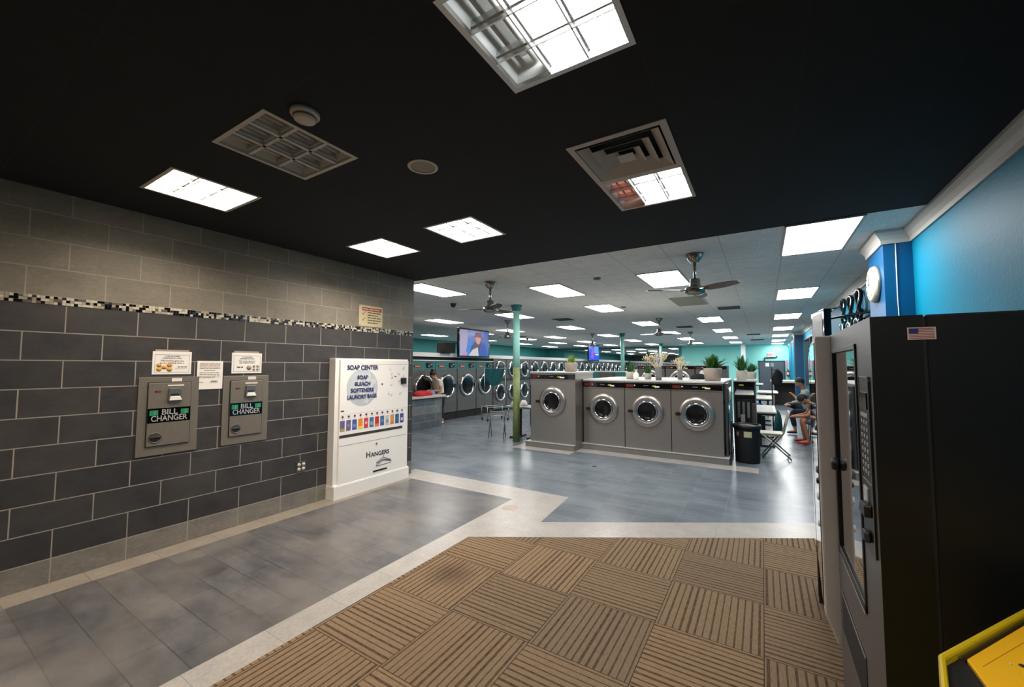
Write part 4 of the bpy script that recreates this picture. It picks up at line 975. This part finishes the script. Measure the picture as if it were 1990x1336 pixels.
blob('clothes_pile','light blue cloth by the hands of the woman at the tiled counter','clothes',-7.93,8.56,.887,.07,.08,.09,mat('pale_blue_cloth',(120,136,206),.9),7)
random.seed(21)
for (x,y,w_,d_,a,lb_) in ((-2.6,8.3,.22,.3,.3,'sheet of paper lying at the left of the long countertop'),(-1.5,8.3,.3,.22,.1,'white paper lying right of the tall grey vase')):
    o = tag(MB().use(whitep).box(-w_/2,w_/2,-d_/2,d_/2,0,.004).build('paper_sheet',None,None,0,(x,y,CT)), lb_, 'paper'); o.rotation_euler = (0,0,a)

# =================================================================== BIN, TABLES, CHAIRS
t = thing('trash_can','round black trash can with a taped paper label beside the washer island','trash can',(-.27,8.42,0))
MB().use(blackm).lathe([(0,0),(.185,0),(.19,.02),(.205,.60),(.205,.62),(.19,.62),(.175,.1),(0,.1)],n=36).build('body',None,t)
MB().use(black).lathe([(.205,.60),(.228,.60),(.23,.645),(.215,.665),(.185,.665),(.185,.60)],n=36).build('rim',None,t)
MB().use(mat('crumpled_liner',(128,112,84),.7,bump=.5)).lathe([(0,.64),(.08,.655),(.15,.64),(.187,.625)],n=24).build('contents',None,t)
lb_ = MB().use(mat('yellowed_label',(186,184,140),.6))
def curved(mb, r, a0, a1, z0, z1, n=8):
    V = []; 
    for i in range(n+1):
        a = a0+(a1-a0)*i/n
        for rr in (r, r+.002): V += [(rr*math.cos(a),rr*math.sin(a),z0),(rr*math.cos(a),rr*math.sin(a),z1)]
    F = []
    for i in range(n):
        o = i*4; F += [(o+2,o+3,o+7,o+6),(o,o+4,o+5,o+1),(o+1,o+5,o+7,o+3),(o,o+2,o+6,o+4)]
    F += [(0,1,3,2),(n*4,n*4+2,n*4+3,n*4+1)]; mb.add(V, F)
curved(lb_, .203, math.radians(-102), math.radians(-68), .455, .555); lb_.build('paper_label',None,t)
b_ = MB().use(mat('faded_sticker',(150,110,96),.6)); curved(b_, .203, math.radians(-140), math.radians(-126), .47, .54); b_.build('sticker',None,t)
tabtop = mat('white_laminate',(186,184,174),.35)
def table(x, y, w_, d_, h, label, rz=0, grp=None):
    t = thing('folding_table', label, 'table', (x,y,0), rz, grp)
    MB().use(tabtop).box(-w_/2,w_/2,-d_/2,d_/2,h-.035,h).build('tabletop',None,t,.006)
    MB().use(black).box(-w_/2+.01,w_/2-.01,-d_/2+.01,d_/2-.01,h-.055,h-.035).build('apron',None,t)
    for s_ in (-1,1):
        l = MB().use(black); y0 = s_*(d_/2-.22)
        l.box(-.03,.03,y0-.03,y0+.03,.03,h-.05); l.box(-w_/2+.04,w_/2-.04,y0-.03,y0+.03,0,.035); l.box(-w_/2+.06,w_/2-.06,y0-.025,y0+.025,h-.08,h-.05); l.build('leg',None,t,.004)
    return t
table(-.09,10.85,.62,1.75,.75,'pale-topped folding table right behind the black trash can', 0)
table(-.10,14.4,.62,1.5,.78,'second pale-topped table down the right aisle under the coat rack')
table(.12,17.2,.62,1.5,.80,'third pale-topped table further down the right aisle')
table(-.35,20.6,.7,1.6,.95,'far pale table before the grey back door')
t = thing('folding_counter','long cream counter near the aqua back wall at the end of the aisle','counter',(.85,21.6,0))
MB().use(mat('cream_counter',(206,196,166),.5)).box(-.55,.5,-.4,1.6,.98,1.06).build('top',None,t,.004)
MB().use(mat('cream_counter_side',(160,156,146),.6)).box(-.5,-.44,-.3,1.5,0,.98).box(.36,.42,-.3,1.5,0,.98).box(-.44,.36,1.4,1.5,0,.98).build('base',None,t)
# table by the green pole
t = thing('folding_table','black-legged table behind the base of the green pole','table',(-4.82,8.45,0))
MB().use(mat('grey_laminate',(128,132,140),.4)).box(-.45,.45,-.28,.28,.70,.74).build('tabletop',None,t,.006)
for s_ in (-1,1):
    x0 = s_*.17
    MB().use(black).box(x0-.03,x0+.03,-.03,.03,.03,.70).box(x0-.03-.12*(s_<0),x0+.03+.12*(s_>0),-.25,.25,0,.035).build('leg',None,t,.004)
blob('towel_pile','white folded towel on the table left of the green pole','towel',-5.12,8.40,.742,.08,.10,.13,cloth_w,11)
blob('towel_pile','second white towel on the table touching the green pole','towel',-4.93,8.52,.742,.08,.10,.12,cloth_w,12)
# thin folded chair leaning frame left of the pole
t = thing('folding_chair','folded metal chair frame standing left of the green pole','chair',(-5.32,7.93,0),.3)
for s_ in (-1,1):
    MB().use(steel_dk).tube([(s_*.18,.10,.66),(s_*.18,-.08,0.012)],.011,8).build('leg',None,t)
    MB().use(steel_dk).tube([(s_*.17,-.02,.62),(s_*.17,.13,0.012)],.011,8).build('leg',None,t)
MB().use(steel_dk).box(-.17,.17,-.04,.06,.60,.62).build('seat',None,t,.004)
# folding chair by the bin
chm = mat('chair_grey_steel',(142,138,124),.4,.3); seatm = mat('cream_seat',(208,202,184),.5)
t = thing('folding_chair','cream and grey folding chair with crossed legs beside the black trash can','chair',(.12,9.1,0),-RW)
# local -y = front (-X world), local x along -Y
MB().use(seatm).box(-.19,.19,-.20,.16,.445,.465).build('seat',None,t,.006)
MB().use(mat('seat_underside',(150,146,132),.5)).box(-.18,.18,-.18,.14,.42,.445).build('seat_frame',None,t,.004)
for s_ in (-1,1):
    x = s_*.21
    MB().use(chm).tube([(x,-.17,.45),(x,.28,.012)],.013,10).build('leg',None,t)
    MB().use(chm).tube([(x*.93,-.17,.012),(x*.93,.17,.47),(x*.93,.27,.86)],.013,10).build('leg',None,t)
bk = MB().use(seatm); bk.M = Matrix.Translation((0,.235,.74)) @ Matrix.Rotation(math.radians(-14),4,'X'); bk.box(-.19,.19,-.012,.012,-.10,.13); bk.build('backrest',None,t,.006)
cr = MB().use(chm); cr.tube([(-.2,.235,.07),(.2,.235,.07)],.009,8); cr.tube([(-.19,-.15,.06),(.19,-.15,.06)],.009,8); cr.build('stretcher',None,t)
# coat rack with black coat
t = thing('coat_rack','thin black stand pole rising beyond the pale-topped table','coat rack',(.19,12.25,0))
MB().use(blackm).cyl((0,0),.014,0.02,1.68,10).build('pole',None,t); MB().use(blackm).cyl((0,0),.15,0,.02,24).build('base',None,t)
MB().use(blackm).tube([(-.02,0,1.62),(.10,0,1.60),(.14,0,1.64)],.008,8).build('hook',None,t)
mb = MB().use(cloth_d); V = []; F = []; n = 14; rings = [(1.62,.02,.02),(1.58,.06,.04),(1.50,.10,.06),(1.38,.11,.07),(1.26,.10,.06),(1.22,.06,.05)]
for (z,a,b2) in rings:
    for k in range(n): th = 2*PI*k/n; q_ = 1+.2*math.sin(3*th+z*9); V.append((.12+a*q_*math.cos(th), b2*q_*math.sin(th), z))
for j in range(len(rings)-1):
    for k in range(n): F.append((j*n+k,j*n+(k+1)%n,(j+1)*n+(k+1)%n,(j+1)*n+k))
F += [tuple(range(n)), tuple((len(rings)-1)*n+k for k in range(n))[::-1]]
mb.add(V,F,True); tag(mb.build('coat',None,None,0,(.19,12.25,0)), 'black coat hanging on the thin stand in front of the grey back door', 'coat')
blob('laundry_bag','blue laundry bag on the floor under the coat rack aisle','bag',-.13,12.55,0.432,.13,.18,.28,cloth_b,13)
tag(MB().use(black).box(-.30,.02,12.3,12.8,0,.43).build('storage_box',None,None,.01), 'black box carrying the blue laundry bag behind the first pale table', 'box')
blob('laundry_bag','dark teal bag standing behind the back of the cream folding chair','bag',.30,12.9,0,.10,.2,.5,tealcloth,14)
# laundry cart with hanging bag
t = thing('laundry_cart','chrome wheeled laundry cart in front of the dryers, with a tall rail','laundry cart',(-7.2,10.62,0),math.radians(58))
g_ = MB().use(alu)
for z in (.16,.42):
    g_.tube([(-.36,-.24,z),(.36,-.24,z),(.36,.24,z),(-.36,.24,z),(-.36,-.24,z)],.011,8)
for x in (-.36,.36):
    for y in (-.24,.24): g_.tube([(x,y,.08),(x,y,.44)],.011,8)
g_.build('frame',None,t)
g_ = MB().use(alu)
for k in range(9): g_.tube([(-.36+.09*k,-.24,.16),(-.36+.09*k,.24,.16)],.004,6)
g_.build('wire_shelf',None,t)
g_ = MB().use(alu); g_.tube([(-.36,0,.42),(-.36,0,1.62),(.36,0,1.62),(.36,0,.42)],.012,8); g_.build('rail',None,t)
for x in (-.34,.34):
    for y in (-.22,.22): MB().use(black).tube([(x-.012,y,.04),(x+.012,y,.04)],.04,14).build('wheel',None,t)
mb = MB().use(tealcloth); V = []; F = []; nu, nv = 18, 7
for j in range(nv+1):
    z = 1.60-.46*j/nv; hw2 = .34*(1-.45*(j/nv)**2.2)
    for i in range(nu+1):
        u = -1+2*i/nu; V.append((u*hw2, .035+.03*math.sin(u*7+j*.6)+.05*(j/nv), z-.09*(1-u*u)*(j/nv)))
N1 = len(V); V += [(a, b2-.012, c) for a, b2, c in V]
for j in range(nv):
    for i in range(nu):
        o = j*(nu+1)+i; F.append((o,o+1,o+nu+2,o+nu+1)); F.append((o+N1,o+nu+1+N1,o+nu+2+N1,o+1+N1))
mb.add(V,F,True); o = tag(mb.build('laundry_bag',None,None,0,(-7.2,10.62,0)), 'teal cloth bag draped from the rail of the laundry cart', 'bag'); o.rotation_euler = (0,0,math.radians(58))
# shelf rack behind the tall washer
t = thing('wire_shelf','dark metal shelf rack showing left of the tall washer','shelf',(-5.35,10.4,0))
for z in (.5,.82,1.12): MB().use(greyp).box(-.35,.35,-.2,.2,z,z+.03).build('shelf',None,t)
for x in (-.34,.34):
    for y in (-.19,.19): MB().use(black).box(x-.012,x+.012,y-.012,y+.012,0,1.15).build('post',None,t)
for i,(x,m_,lb_) in enumerate(((-.2,whitep,'white jar on the middle shelf of the metal rack'),(0,cloth_r,'dark red folded cloth on the middle shelf of the metal rack'),(.2,whitep,'white box at the right of the metal rack shelf'))):
    tag(MB().use(m_).box(-.06,.06,-.06,.06,0,.2-.04*i).build('shelf_item',None,None,.01,(-5.35+x,10.35,.532)), lb_, 'shelf item')
# wall chairs (dark waiting seats)
def seat(x, y, label):
    t = thing('waiting_chair', label, 'chair', (x,y,0), -RW, 'dark waiting chairs along the right wall')
    MB().use(black).box(-.23,.23,-.22,.22,.40,.45).build('seat',None,t,.015)
    bk = MB().use(black).box(-.22,.22,.19,.23,.50,.88); bk.build('backrest',None,t,.015)
    for sx in (-1,1):
        for sy in (-1,1): MB().use(steel_dk).tube([(sx*.2,sy*.18,.40),(sx*.21,sy*.2,0.01)],.011,8).build('leg',None,t)
        MB().use(steel_dk).tube([(sx*.2,.2,.42),(sx*.2,.21,.80)],.010,8).build('back_post',None,t)
seat(1.08,10.95,'dark waiting chair under the man in the brown shirt')
seat(1.08,11.75,'dark waiting chair holding the grey laundry sack')
seat(1.05,12.65,'dark waiting chair under the man in the grey top')
blob('laundry_sack','big soft grey laundry sack on a chair between the two seated men','laundry sack',1.03,11.75,.452,.15,.24,.50,cloth_g,15)

# =================================================================== RIGHT SIDE WALL OBJECTS
t = thing('wall_clock','round cream wall clock on the blue pillar','clock',(1.08,5.79,2.59),-RW)
MB().use(mat('clock_cream',(226,222,196),.4)).lathe([(0,.062),(.165,.060),(.185,.05),(.195,.03),(.195,0)],axis='-y',n=48).build('case',None,t)
MB().use(mat('clock_ring_dark',(150,150,136),.3,.6)).lathe([(.194,.0),(.202,.005),(.202,.02),(.194,.028)],axis='-y',n=48).build('rim',None,t)
hd = MB().use(ink); hd.box(-.004,.004,-.066,-.063,-.01,.10); hd.box(-.07,.01,-.066,-.063,-.004,.004); hd.build('hands',None,t)
mk = MB().use(ink)
for k in range(12):
    a = 2*PI*k/12; mk.box(.14*math.cos(a)-.005,.14*math.cos(a)+.005,-.064,-.061,.14*math.sin(a)-.005,.14*math.sin(a)+.005)
mk.build('hour_marks',None,t)
tag(MB().use(whitep).tube([(1.175,5.462,ZC-.14),(1.172,5.462,2.4),(1.18,5.462,1.9),(1.178,5.462,.3)],.005,8).build('cable'), 'thin white cable running down the dark blue face of the pillar', 'cable')
t = thing('wall_sculpture','black and chrome looped metal wall sculpture beyond the clock','wall art',(XR2,8.85,0),-RW)
chw = mat('sculpture_chrome',(190,196,190),.2,.9)
def loop(mb, cx, cz, a, b2, r, y=-.05): mb.tube([(cx+a*math.cos(2*PI*k/20), y+.015*math.sin(4*PI*k/20), cz+b2*math.sin(2*PI*k/20)) for k in range(21)], r, 8, False)
for c, (x, zt_) in enumerate(((-.75,2.78),(-.05,2.74),(.65,2.74))):
    u_ = MB().use(blackg); loop(u_, x-.12, zt_, .10, .15, .022); loop(u_, x+.13, zt_-.02, .11, .16, .028,-.09); loop(u_, x, zt_-.26, .13, .12, .022,-.07); u_.build('upper_loops',None,t)
    l_ = MB().use(chw); loop(l_, x-.1, zt_-.42, .08, .13, .014,-.10); l_.use(blackg); loop(l_, x+.12, zt_-.45, .10, .14, .022); loop(l_, x-.02, zt_-.62, .12, .10, .018,-.09); l_.build('lower_loops',None,t)
MB().use(steel_dk).box(-1.0,.95,-.03,-.01,2.46,2.48).box(-1.0,.95,-.03,0,2.16,2.18).build('mount_bar',None,t)
# ceiling-hung television on the right
t = thing('television','black television seen almost edge-on, on a wall arm above the grey vending machine','television',(.75,7.9,2.33),-RW+math.radians(7))
MB().use(blackg).box(-.36,.36,0,.09,-.23,.23).build('casing',None,t,.006); MB().use(mat('grey_reflecting_screen',(52,54,56),.3,spec=.3)).box(-.28,.28,-.003,0,-.20,.18).build('screen',None,t)
MB().use(black).tube([(0,.09,.1),(.673,.548,.14)],.018,10).build('wall_arm',None,t)
t = thing('security_camera','small black security camera on an arm under the crown moulding','security camera',(1.25,10.9,2.90),0)
MB().use(black).tube([(.13,0,.05),(0,0,.02)],.012,8).build('arm',None,t); MB().use(black).tube([(.02,.03,.0),(-.12,-.06,-.04)],.035,12).build('camera_body',None,t)
# =================================================================== BACK WALL OBJECTS
yb = YF
dm_ = mat('grey_metal_door',(74,86,94),.45)
t = thing('door_1','x','door',(.47,yb,0)); del t['category']; del t['label']; t['kind'] = 'structure'
MB().use(mat('dark_door_frame',(40,52,60),.5)).box(-.70,-.64,-.05,0,0,2.05).box(.64,.70,-.05,0,0,2.05).box(-.70,.70,-.05,0,1.99,2.05).build('door_frame',None,t)
MB().use(dm_).box(-.64,.30,-.035,0,0,1.99).build('door_leaf',None,t); MB().use(dm_).box(.305,.64,-.035,0,0,1.99).build('door_leaf',None,t)
MB().use(steel).box(.2,.26,-.07,-.035,.95,1.1).build('door_handle',None,t)
for i,(x,w_,c_) in enumerate(((-.22,.20,whitep),(.04,.17,mat('grey_paper',(140,140,150),.6)))):
    tag(MB().use(c_).box(-w_/2,w_/2,-.006,0,-.11,.11).build('paper_sign',None,None,0,(.47+x,yb-.036,1.80)), ['white paper notice taped high on the grey back door','greyish paper notice taped right of the white one on the back door'][i], 'sign')
t = thing('exit_sign','small white exit sign with red letters above the grey back door','exit sign',(.42,yb,2.42))
MB().use(whitep).box(-.17,.17,-.04,0,-.12,.12).build('housing',None,t); MB().use(mat('exit_face',(240,150,150),.5,emit=.8)).box(-.16,.16,-.044,-.04,-.11,.11).build('lit_face',None,t)
text(t,'lettering','EXIT',.20,0,0,-.048,mat('exit_red',(214,40,50),.5,emit=.4),sx=.8)
tag(MB().use(blackm).tube([(.10,yb-.05,2.05),(.10,yb-.05,2.22),(.70,yb-.05,2.24),(.78,yb-.05,2.33)],.03,10).build('pipe'), 'black bent pipe above the grey back door', 'pipe')
t = thing('fire_extinguisher','red fire extinguisher on the aqua back wall right of the door','fire extinguisher',(1.40 if False else 1.30,yb-.09,1.10))
MB().use(red).lathe([(0,0),(.07,0),(.075,.02),(.075,.30),(.05,.37),(.02,.40),(0,.40)],n=20).build('cylinder',None,t); MB().use(whitep).box(-.05,.05,-.078,-.06,.08,.24).build('label_panel',None,t)
MB().use(black).tube([(0,0,.40),(0,-.02,.46),(-.08,-.03,.44)],.02,8).build('valve',None,t)
tag(MB().use(mat('pink_sign',(206,150,168),.5)).box(-.07,.07,-.01,0,-.22,.22).build('wall_sign',None,None,0,(1.27,yb,1.86)), 'narrow pink sign over the fire extinguisher', 'sign')
# floor drain, floor mark
t = thing('floor_drain','small round brass floor drain cover in the pale tile crossing','floor drain',(-2.61,4.18,.0))
MB().use(mat('pinkish_brass',(186,160,146),.4,.4)).lathe([(.075,.0),(.078,.003),(.095,.003),(.098,0)],n=32).build('ring',None,t); MB().use(mat('drain_cover',(170,160,152),.5)).lathe([(0,.002),(.072,.002),(.074,0)],n=28).build('cover',None,t)
tag(MB().use(blackm).lathe([(0,.004),(.035,.004),(.04,0)],n=18).build('drain_cap',None,None,0,(-2.47,6.64,0)), 'tiny black cap on the blue-grey floor before the washers', 'floor cap')
# hanging price tag sign right aisle
tag(MB().use(whitep).box(-.01,.01,-.09,.09,-.12,.12).build('hanging_sign',None,None,0,(1.32,15.0,2.55)), 'small white tag sign hanging by the dark side window', 'sign')

# =================================================================== PEOPLE
def skin_mesh(name, nodes, edges, m, parent, root=0, sub=2, label=None):
    me = bpy.data.meshes.new(name); bm = bmesh.new(); lay = bm.verts.layers.skin.verify(); vs = []
    for i, (p, r) in enumerate(nodes):
        v = bm.verts.new(p); rr = (r, r) if isinstance(r, (int,float)) else r; v[lay].radius = rr; v[lay].use_root = (i == root); vs.append(v)
    for a, b2 in edges: bm.edges.new((vs[a], vs[b2]))
    bm.to_mesh(me); bm.free(); me.materials.append(m)
    o = bpy.data.objects.new(name, me); COL.objects.link(o); o.parent = parent
    sk = o.modifiers.new('skin','SKIN'); sk.use_smooth_shade = True
    su = o.modifiers.new('subdivision','SUBSURF'); su.levels = sub; su.render_levels = sub
    if label: o['label'] = label
    return o
def person(label, loc, rz, J, shirt, pants, shoe, skin_m, sleeve=.55, pant_len=1.0, bun=False, shoe2=None, hair_len=0):
    """local frame: -y is where the person faces, +x their left side; J: joint positions"""
    t = thing('person', label, 'person', loc, rz)
    V3 = {k: Vector(v) for k, v in J.items()}
    up_ = (V3['head']-V3['neck']).normalized(); face = Vector(J.get('face', (0,-1,0))); face = (face-up_*face.dot(up_)).normalized()
    nodes = []; edges = []
    def add(p, r, par=None):
        nodes.append((tuple(p), r)); i = len(nodes)-1
        if par is not None: edges.append((par, i))
        return i
    pel = add(V3['pelvis'], .095); wa = add(V3['pelvis'].lerp(V3['chest'],.5), .085, pel); che = add(V3['chest'], .11, wa)
    nb = add(V3['neck'], .06, che); nk = add(V3['neck'].lerp(V3['head'],.45), .052, nb)
    h0 = add(V3['head']-up_*.045+face*.012, (.068,.075), nk); h1 = add(V3['head']+up_*.03, (.078,.092), h0); add(V3['head']+up_*.105-face*.01, (.055,.07), h1)
    add(V3['head']-up_*.01+face*.098, .013, h0)
    hands = {}
    for s_ in ('l','r'):
        sh = add(V3['sh_'+s_], .058, che); el = add(V3['el_'+s_], .042, sh); wr = add(V3['wr_'+s_], .028, el)
        d = (V3['wr_'+s_]-V3['el_'+s_]).normalized(); side = d.cross(Vector((0,0,1))); side = side.normalized() if side.length > .1 else Vector((1,0,0)); nrm = side.cross(d)
        pa = add(V3['wr_'+s_]+d*.055, (.034,.018), wr)
        for k in range(4):
            b0 = V3['wr_'+s_]+d*.09+side*(.024-.016*k); f1 = add(b0, .0095, pa); f2 = add(b0+d*.032-nrm*.008, .0085, f1); add(b0+d*(.054-.006*abs(k-1))-nrm*.024, .0075, f2)
        th = add(V3['wr_'+s_]+d*.04+side*.036-nrm*.01, .011, pa); add(V3['wr_'+s_]+d*.072+side*.045-nrm*.02, .009, th)
        hp = add(V3['hip_'+s_], .068, pel); kn = add(V3['kn_'+s_], .050, hp); an = add(V3['an_'+s_], .038, kn)
        ft = Vector(J.get('toe_'+s_, tuple(V3['an_'+s_]+Vector((0,-.15,-.04))))); add(ft, (.038,.026), an)
    skin_mesh('body', nodes, edges, skin_m, t)
    # shirt
    n2 = []; e2 = []
    def a2(p, r, par=None):
        n2.append((tuple(p), r)); 
        if par is not None: e2.append((par, len(n2)-1))
        return len(n2)-1
    p0 = a2(V3['pelvis'].lerp(V3['chest'],-.06), .158); w1 = a2(V3['pelvis'].lerp(V3['chest'],.5), .142, p0); c1 = a2(V3['chest'], .158, w1); a2(V3['chest'].lerp(V3['neck'],.85), .07, c1)
    for s_ in ('l','r'):
        sh = a2(V3['sh_'+s_], .078, c1); q_ = min(sleeve,1); el = a2(V3['sh_'+s_].lerp(V3['el_'+s_], q_), .064, sh)
        if sleeve > 1: a2(V3['el_'+s_].lerp(V3['wr_'+s_], sleeve-1), .045, el)
    skin_mesh('shirt', n2, e2, shirt, t)
    tr = MB().use(pants); pv = V3['pelvis']
    tr.lathe([(.0,.085),(.10,.08),(.142,.05),(.150,.0),(.145,-.06),(.11,-.11),(0,-.13)], tuple(pv), n=24)
    for s_ in ('l','r'):
        hp, kn, an = V3['hip_'+s_], V3['kn_'+s_], V3['an_'+s_]
        st = hp.lerp(pv,.35); ctrl = [(st,.09),(hp,.108)]
        if pant_len > 1:
            e_ = kn.lerp(an, pant_len-1); ctrl += [(hp.lerp(kn,.5),.092),(kn.lerp(hp,.10),.074),(kn.lerp(an,.08),.070),(kn.lerp(e_,.5),.062),(e_,.056)]
        else: ctrl += [(hp.lerp(kn,.5),.096),(hp.lerp(kn,pant_len),.088)]
        tr.tube([c_[0] for c_ in ctrl], [c_[1] for c_ in ctrl], 18)
    o_ = tr.build('trousers' if pant_len > 1 else 'shorts', None, t); su_ = o_.modifiers.new('subdivision','SUBSURF'); su_.levels = 1; su_.render_levels = 1
    for i, s_ in enumerate(('l','r')):
        ft = Vector(J.get('toe_'+s_, tuple(V3['an_'+s_]+Vector((0,-.15,-.04))))); an = V3['an_'+s_]; back = (an-ft); back.z = 0; back = back.normalized() if back.length > .01 else Vector((0,1,0))
        heel = an+back*.03-Vector((0,0,max(0,an.z-ft.z)*.8))
        skin_mesh('shoe', [(tuple(heel), (.045,.035)), (tuple(heel.lerp(ft,.5)), (.045,.034)), (tuple(ft-back*.03), (.042,.028))], [(0,1),(1,2)], (shoe2 if (shoe2 and i) else shoe), t)
    # hair: a cap fitted round the back and top of the skull
    mb = MB().use(hairm); c = V3['head']+up_*.045-face*.016; sd = face.cross(up_).normalized(); V = []; F = []; nu, nv = 20, 10
    for j in range(nv+1):
        th = (PI*.62)*j/nv
        for i in range(nu):
            a = 2*PI*i/nu; fr_ = math.cos(a); lim = th*(1 - (.34 if fr_ > 0 else -.12)*max(0,fr_) + (.25*max(0,-fr_)))
            r = Vector((0,0,0))+up_*math.cos(lim)*.108+(face*fr_*.098+sd*math.sin(a)*.088)*math.sin(lim)*(1+.03*math.sin(5*a))
            V.append(c+r)
    for j in range(nv):
        for i in range(nu): F.append((j*nu+i,j*nu+(i+1)%nu,(j+1)*nu+(i+1)%nu,(j+1)*nu+i))
    mb.add(V,F,True)
    if bun: mb.lathe([(0,-.045),(.03,-.04),(.048,-.015),(.048,.015),(.03,.04),(0,.045)], tuple(c+up_*.10-face*.06), n=16)
    hr = mb.build('hair',None,t)
    fx = MB().use(mat('eye_dark',(20,16,14),.3))
    for k in (-1,1): p = V3['head']+face*.082+up_*.022+sd*.03*k; fx.lathe([(0,-.007),(.008,-.004),(.008,.004),(0,.007)], tuple(p), n=10)
    fx.build('eye_pair',None,t)
    mo = MB().use(mat('lip_brown',(130,70,62),.5)); p = V3['head']+face*.084-up_*.048; mo.tube([p-sd*.022, p+face*.006, p+sd*.022],.006,6); mo.build('mouth',None,t)
    er = MB().use(skin_m)
    for k in (-1,1): p = V3['head']+sd*.082*k; er.lathe([(0,-.028),(.012,-.02),(.014,.0),(.010,.02),(0,.028)], tuple(p), n=10)
    er.build('ears',None,t)
    return t
# seated man, brown shirt, leaning over a phone (faces -X)
person('seated man in a brown t-shirt and red shoes bent over his phone', (0,0,0), 0, dict(
    pelvis=(1.10,10.95,.56), chest=(.97,10.95,.84), neck=(.86,10.94,.925), head=(.755,10.93,.97), face=(-.62,0,-.78),
    sh_l=(.94,10.78,.87), el_l=(.80,10.74,.64), wr_l=(.58,10.85,.60), sh_r=(.94,11.12,.87), el_r=(.80,11.16,.64), wr_r=(.58,11.02,.60),
    hip_l=(1.06,10.86,.52), kn_l=(.70,10.80,.53), an_l=(.80,10.82,.085), toe_l=(.62,10.80,.045), hip_r=(1.06,11.06,.52), kn_r=(.70,11.12,.53), an_r=(.76,11.14,.085), toe_r=(.58,11.16,.045)),
    mat('brown_shirt',(112,84,60),.9,bump=.2), mat('patterned_shorts',(96,94,98),.9,noise=.6,nscale=30), mat('red_shoe',(176,24,30),.6), skin1, .6, .9)
tag(MB().use(blackg).box(-.005,.005,-.062,.062,-.032,.032).build('phone',None,None,.003,(.475,10.935,.60)), 'dark phone held by the seated man in the brown shirt', 'phone')
person('seated man in a pale grey top and dark jeans further down the aisle', (0,0,0), 0, dict(
    pelvis=(1.0,12.65,.57), chest=(.90,12.65,.98), neck=(.86,12.65,1.13), head=(.80,12.65,1.27), face=(-.95,0,-.3),
    sh_l=(.90,12.48,1.04), el_l=(.80,12.42,.80), wr_l=(.66,12.52,.95), sh_r=(.90,12.82,1.04), el_r=(.78,12.86,.78), wr_r=(.58,12.78,.74),
    hip_l=(.97,12.56,.52), kn_l=(.58,12.50,.56), an_l=(.66,12.42,.085), toe_l=(.50,12.38,.045), hip_r=(.97,12.76,.54), kn_r=(.60,12.86,.70), an_r=(.54,12.50,.70), toe_r=(.48,12.36,.72)),
    mat('pale_grey_top',(150,154,148),.9,bump=.2), mat('dark_jeans',(26,32,48),.9), black, skin1, 1.85, 1.85, shoe2=mat('pale_shoe',(160,152,144),.7))
# woman bending over the tiled counter
person('woman with black bun and white t-shirt folding clothes by the tiled counter', (-8.08,9.05,0), math.radians(-16), dict(
    pelvis=(0,0,.84), chest=(0,-.10,1.16), neck=(0,-.16,1.31), head=(0,-.24,1.41), face=(0,-.75,-.66),
    sh_l=(.17,-.12,1.23), el_l=(.19,-.10,.98), wr_l=(.10,-.32,.97), sh_r=(-.17,-.12,1.23), el_r=(-.19,-.12,.98), wr_r=(-.10,-.34,.97),
    hip_l=(.09,0,.78), kn_l=(.09,-.02,.44), an_l=(.09,.03,.085), toe_l=(.09,-.12,.045), hip_r=(-.09,0,.78), kn_r=(-.09,-.02,.44), an_r=(-.09,.03,.085), toe_r=(-.09,-.12,.045)),
    mat('white_tshirt',(214,206,192),.9,bump=.2), mat('dark_jeans'), white, skin2, .6, 1.85, bun=True)
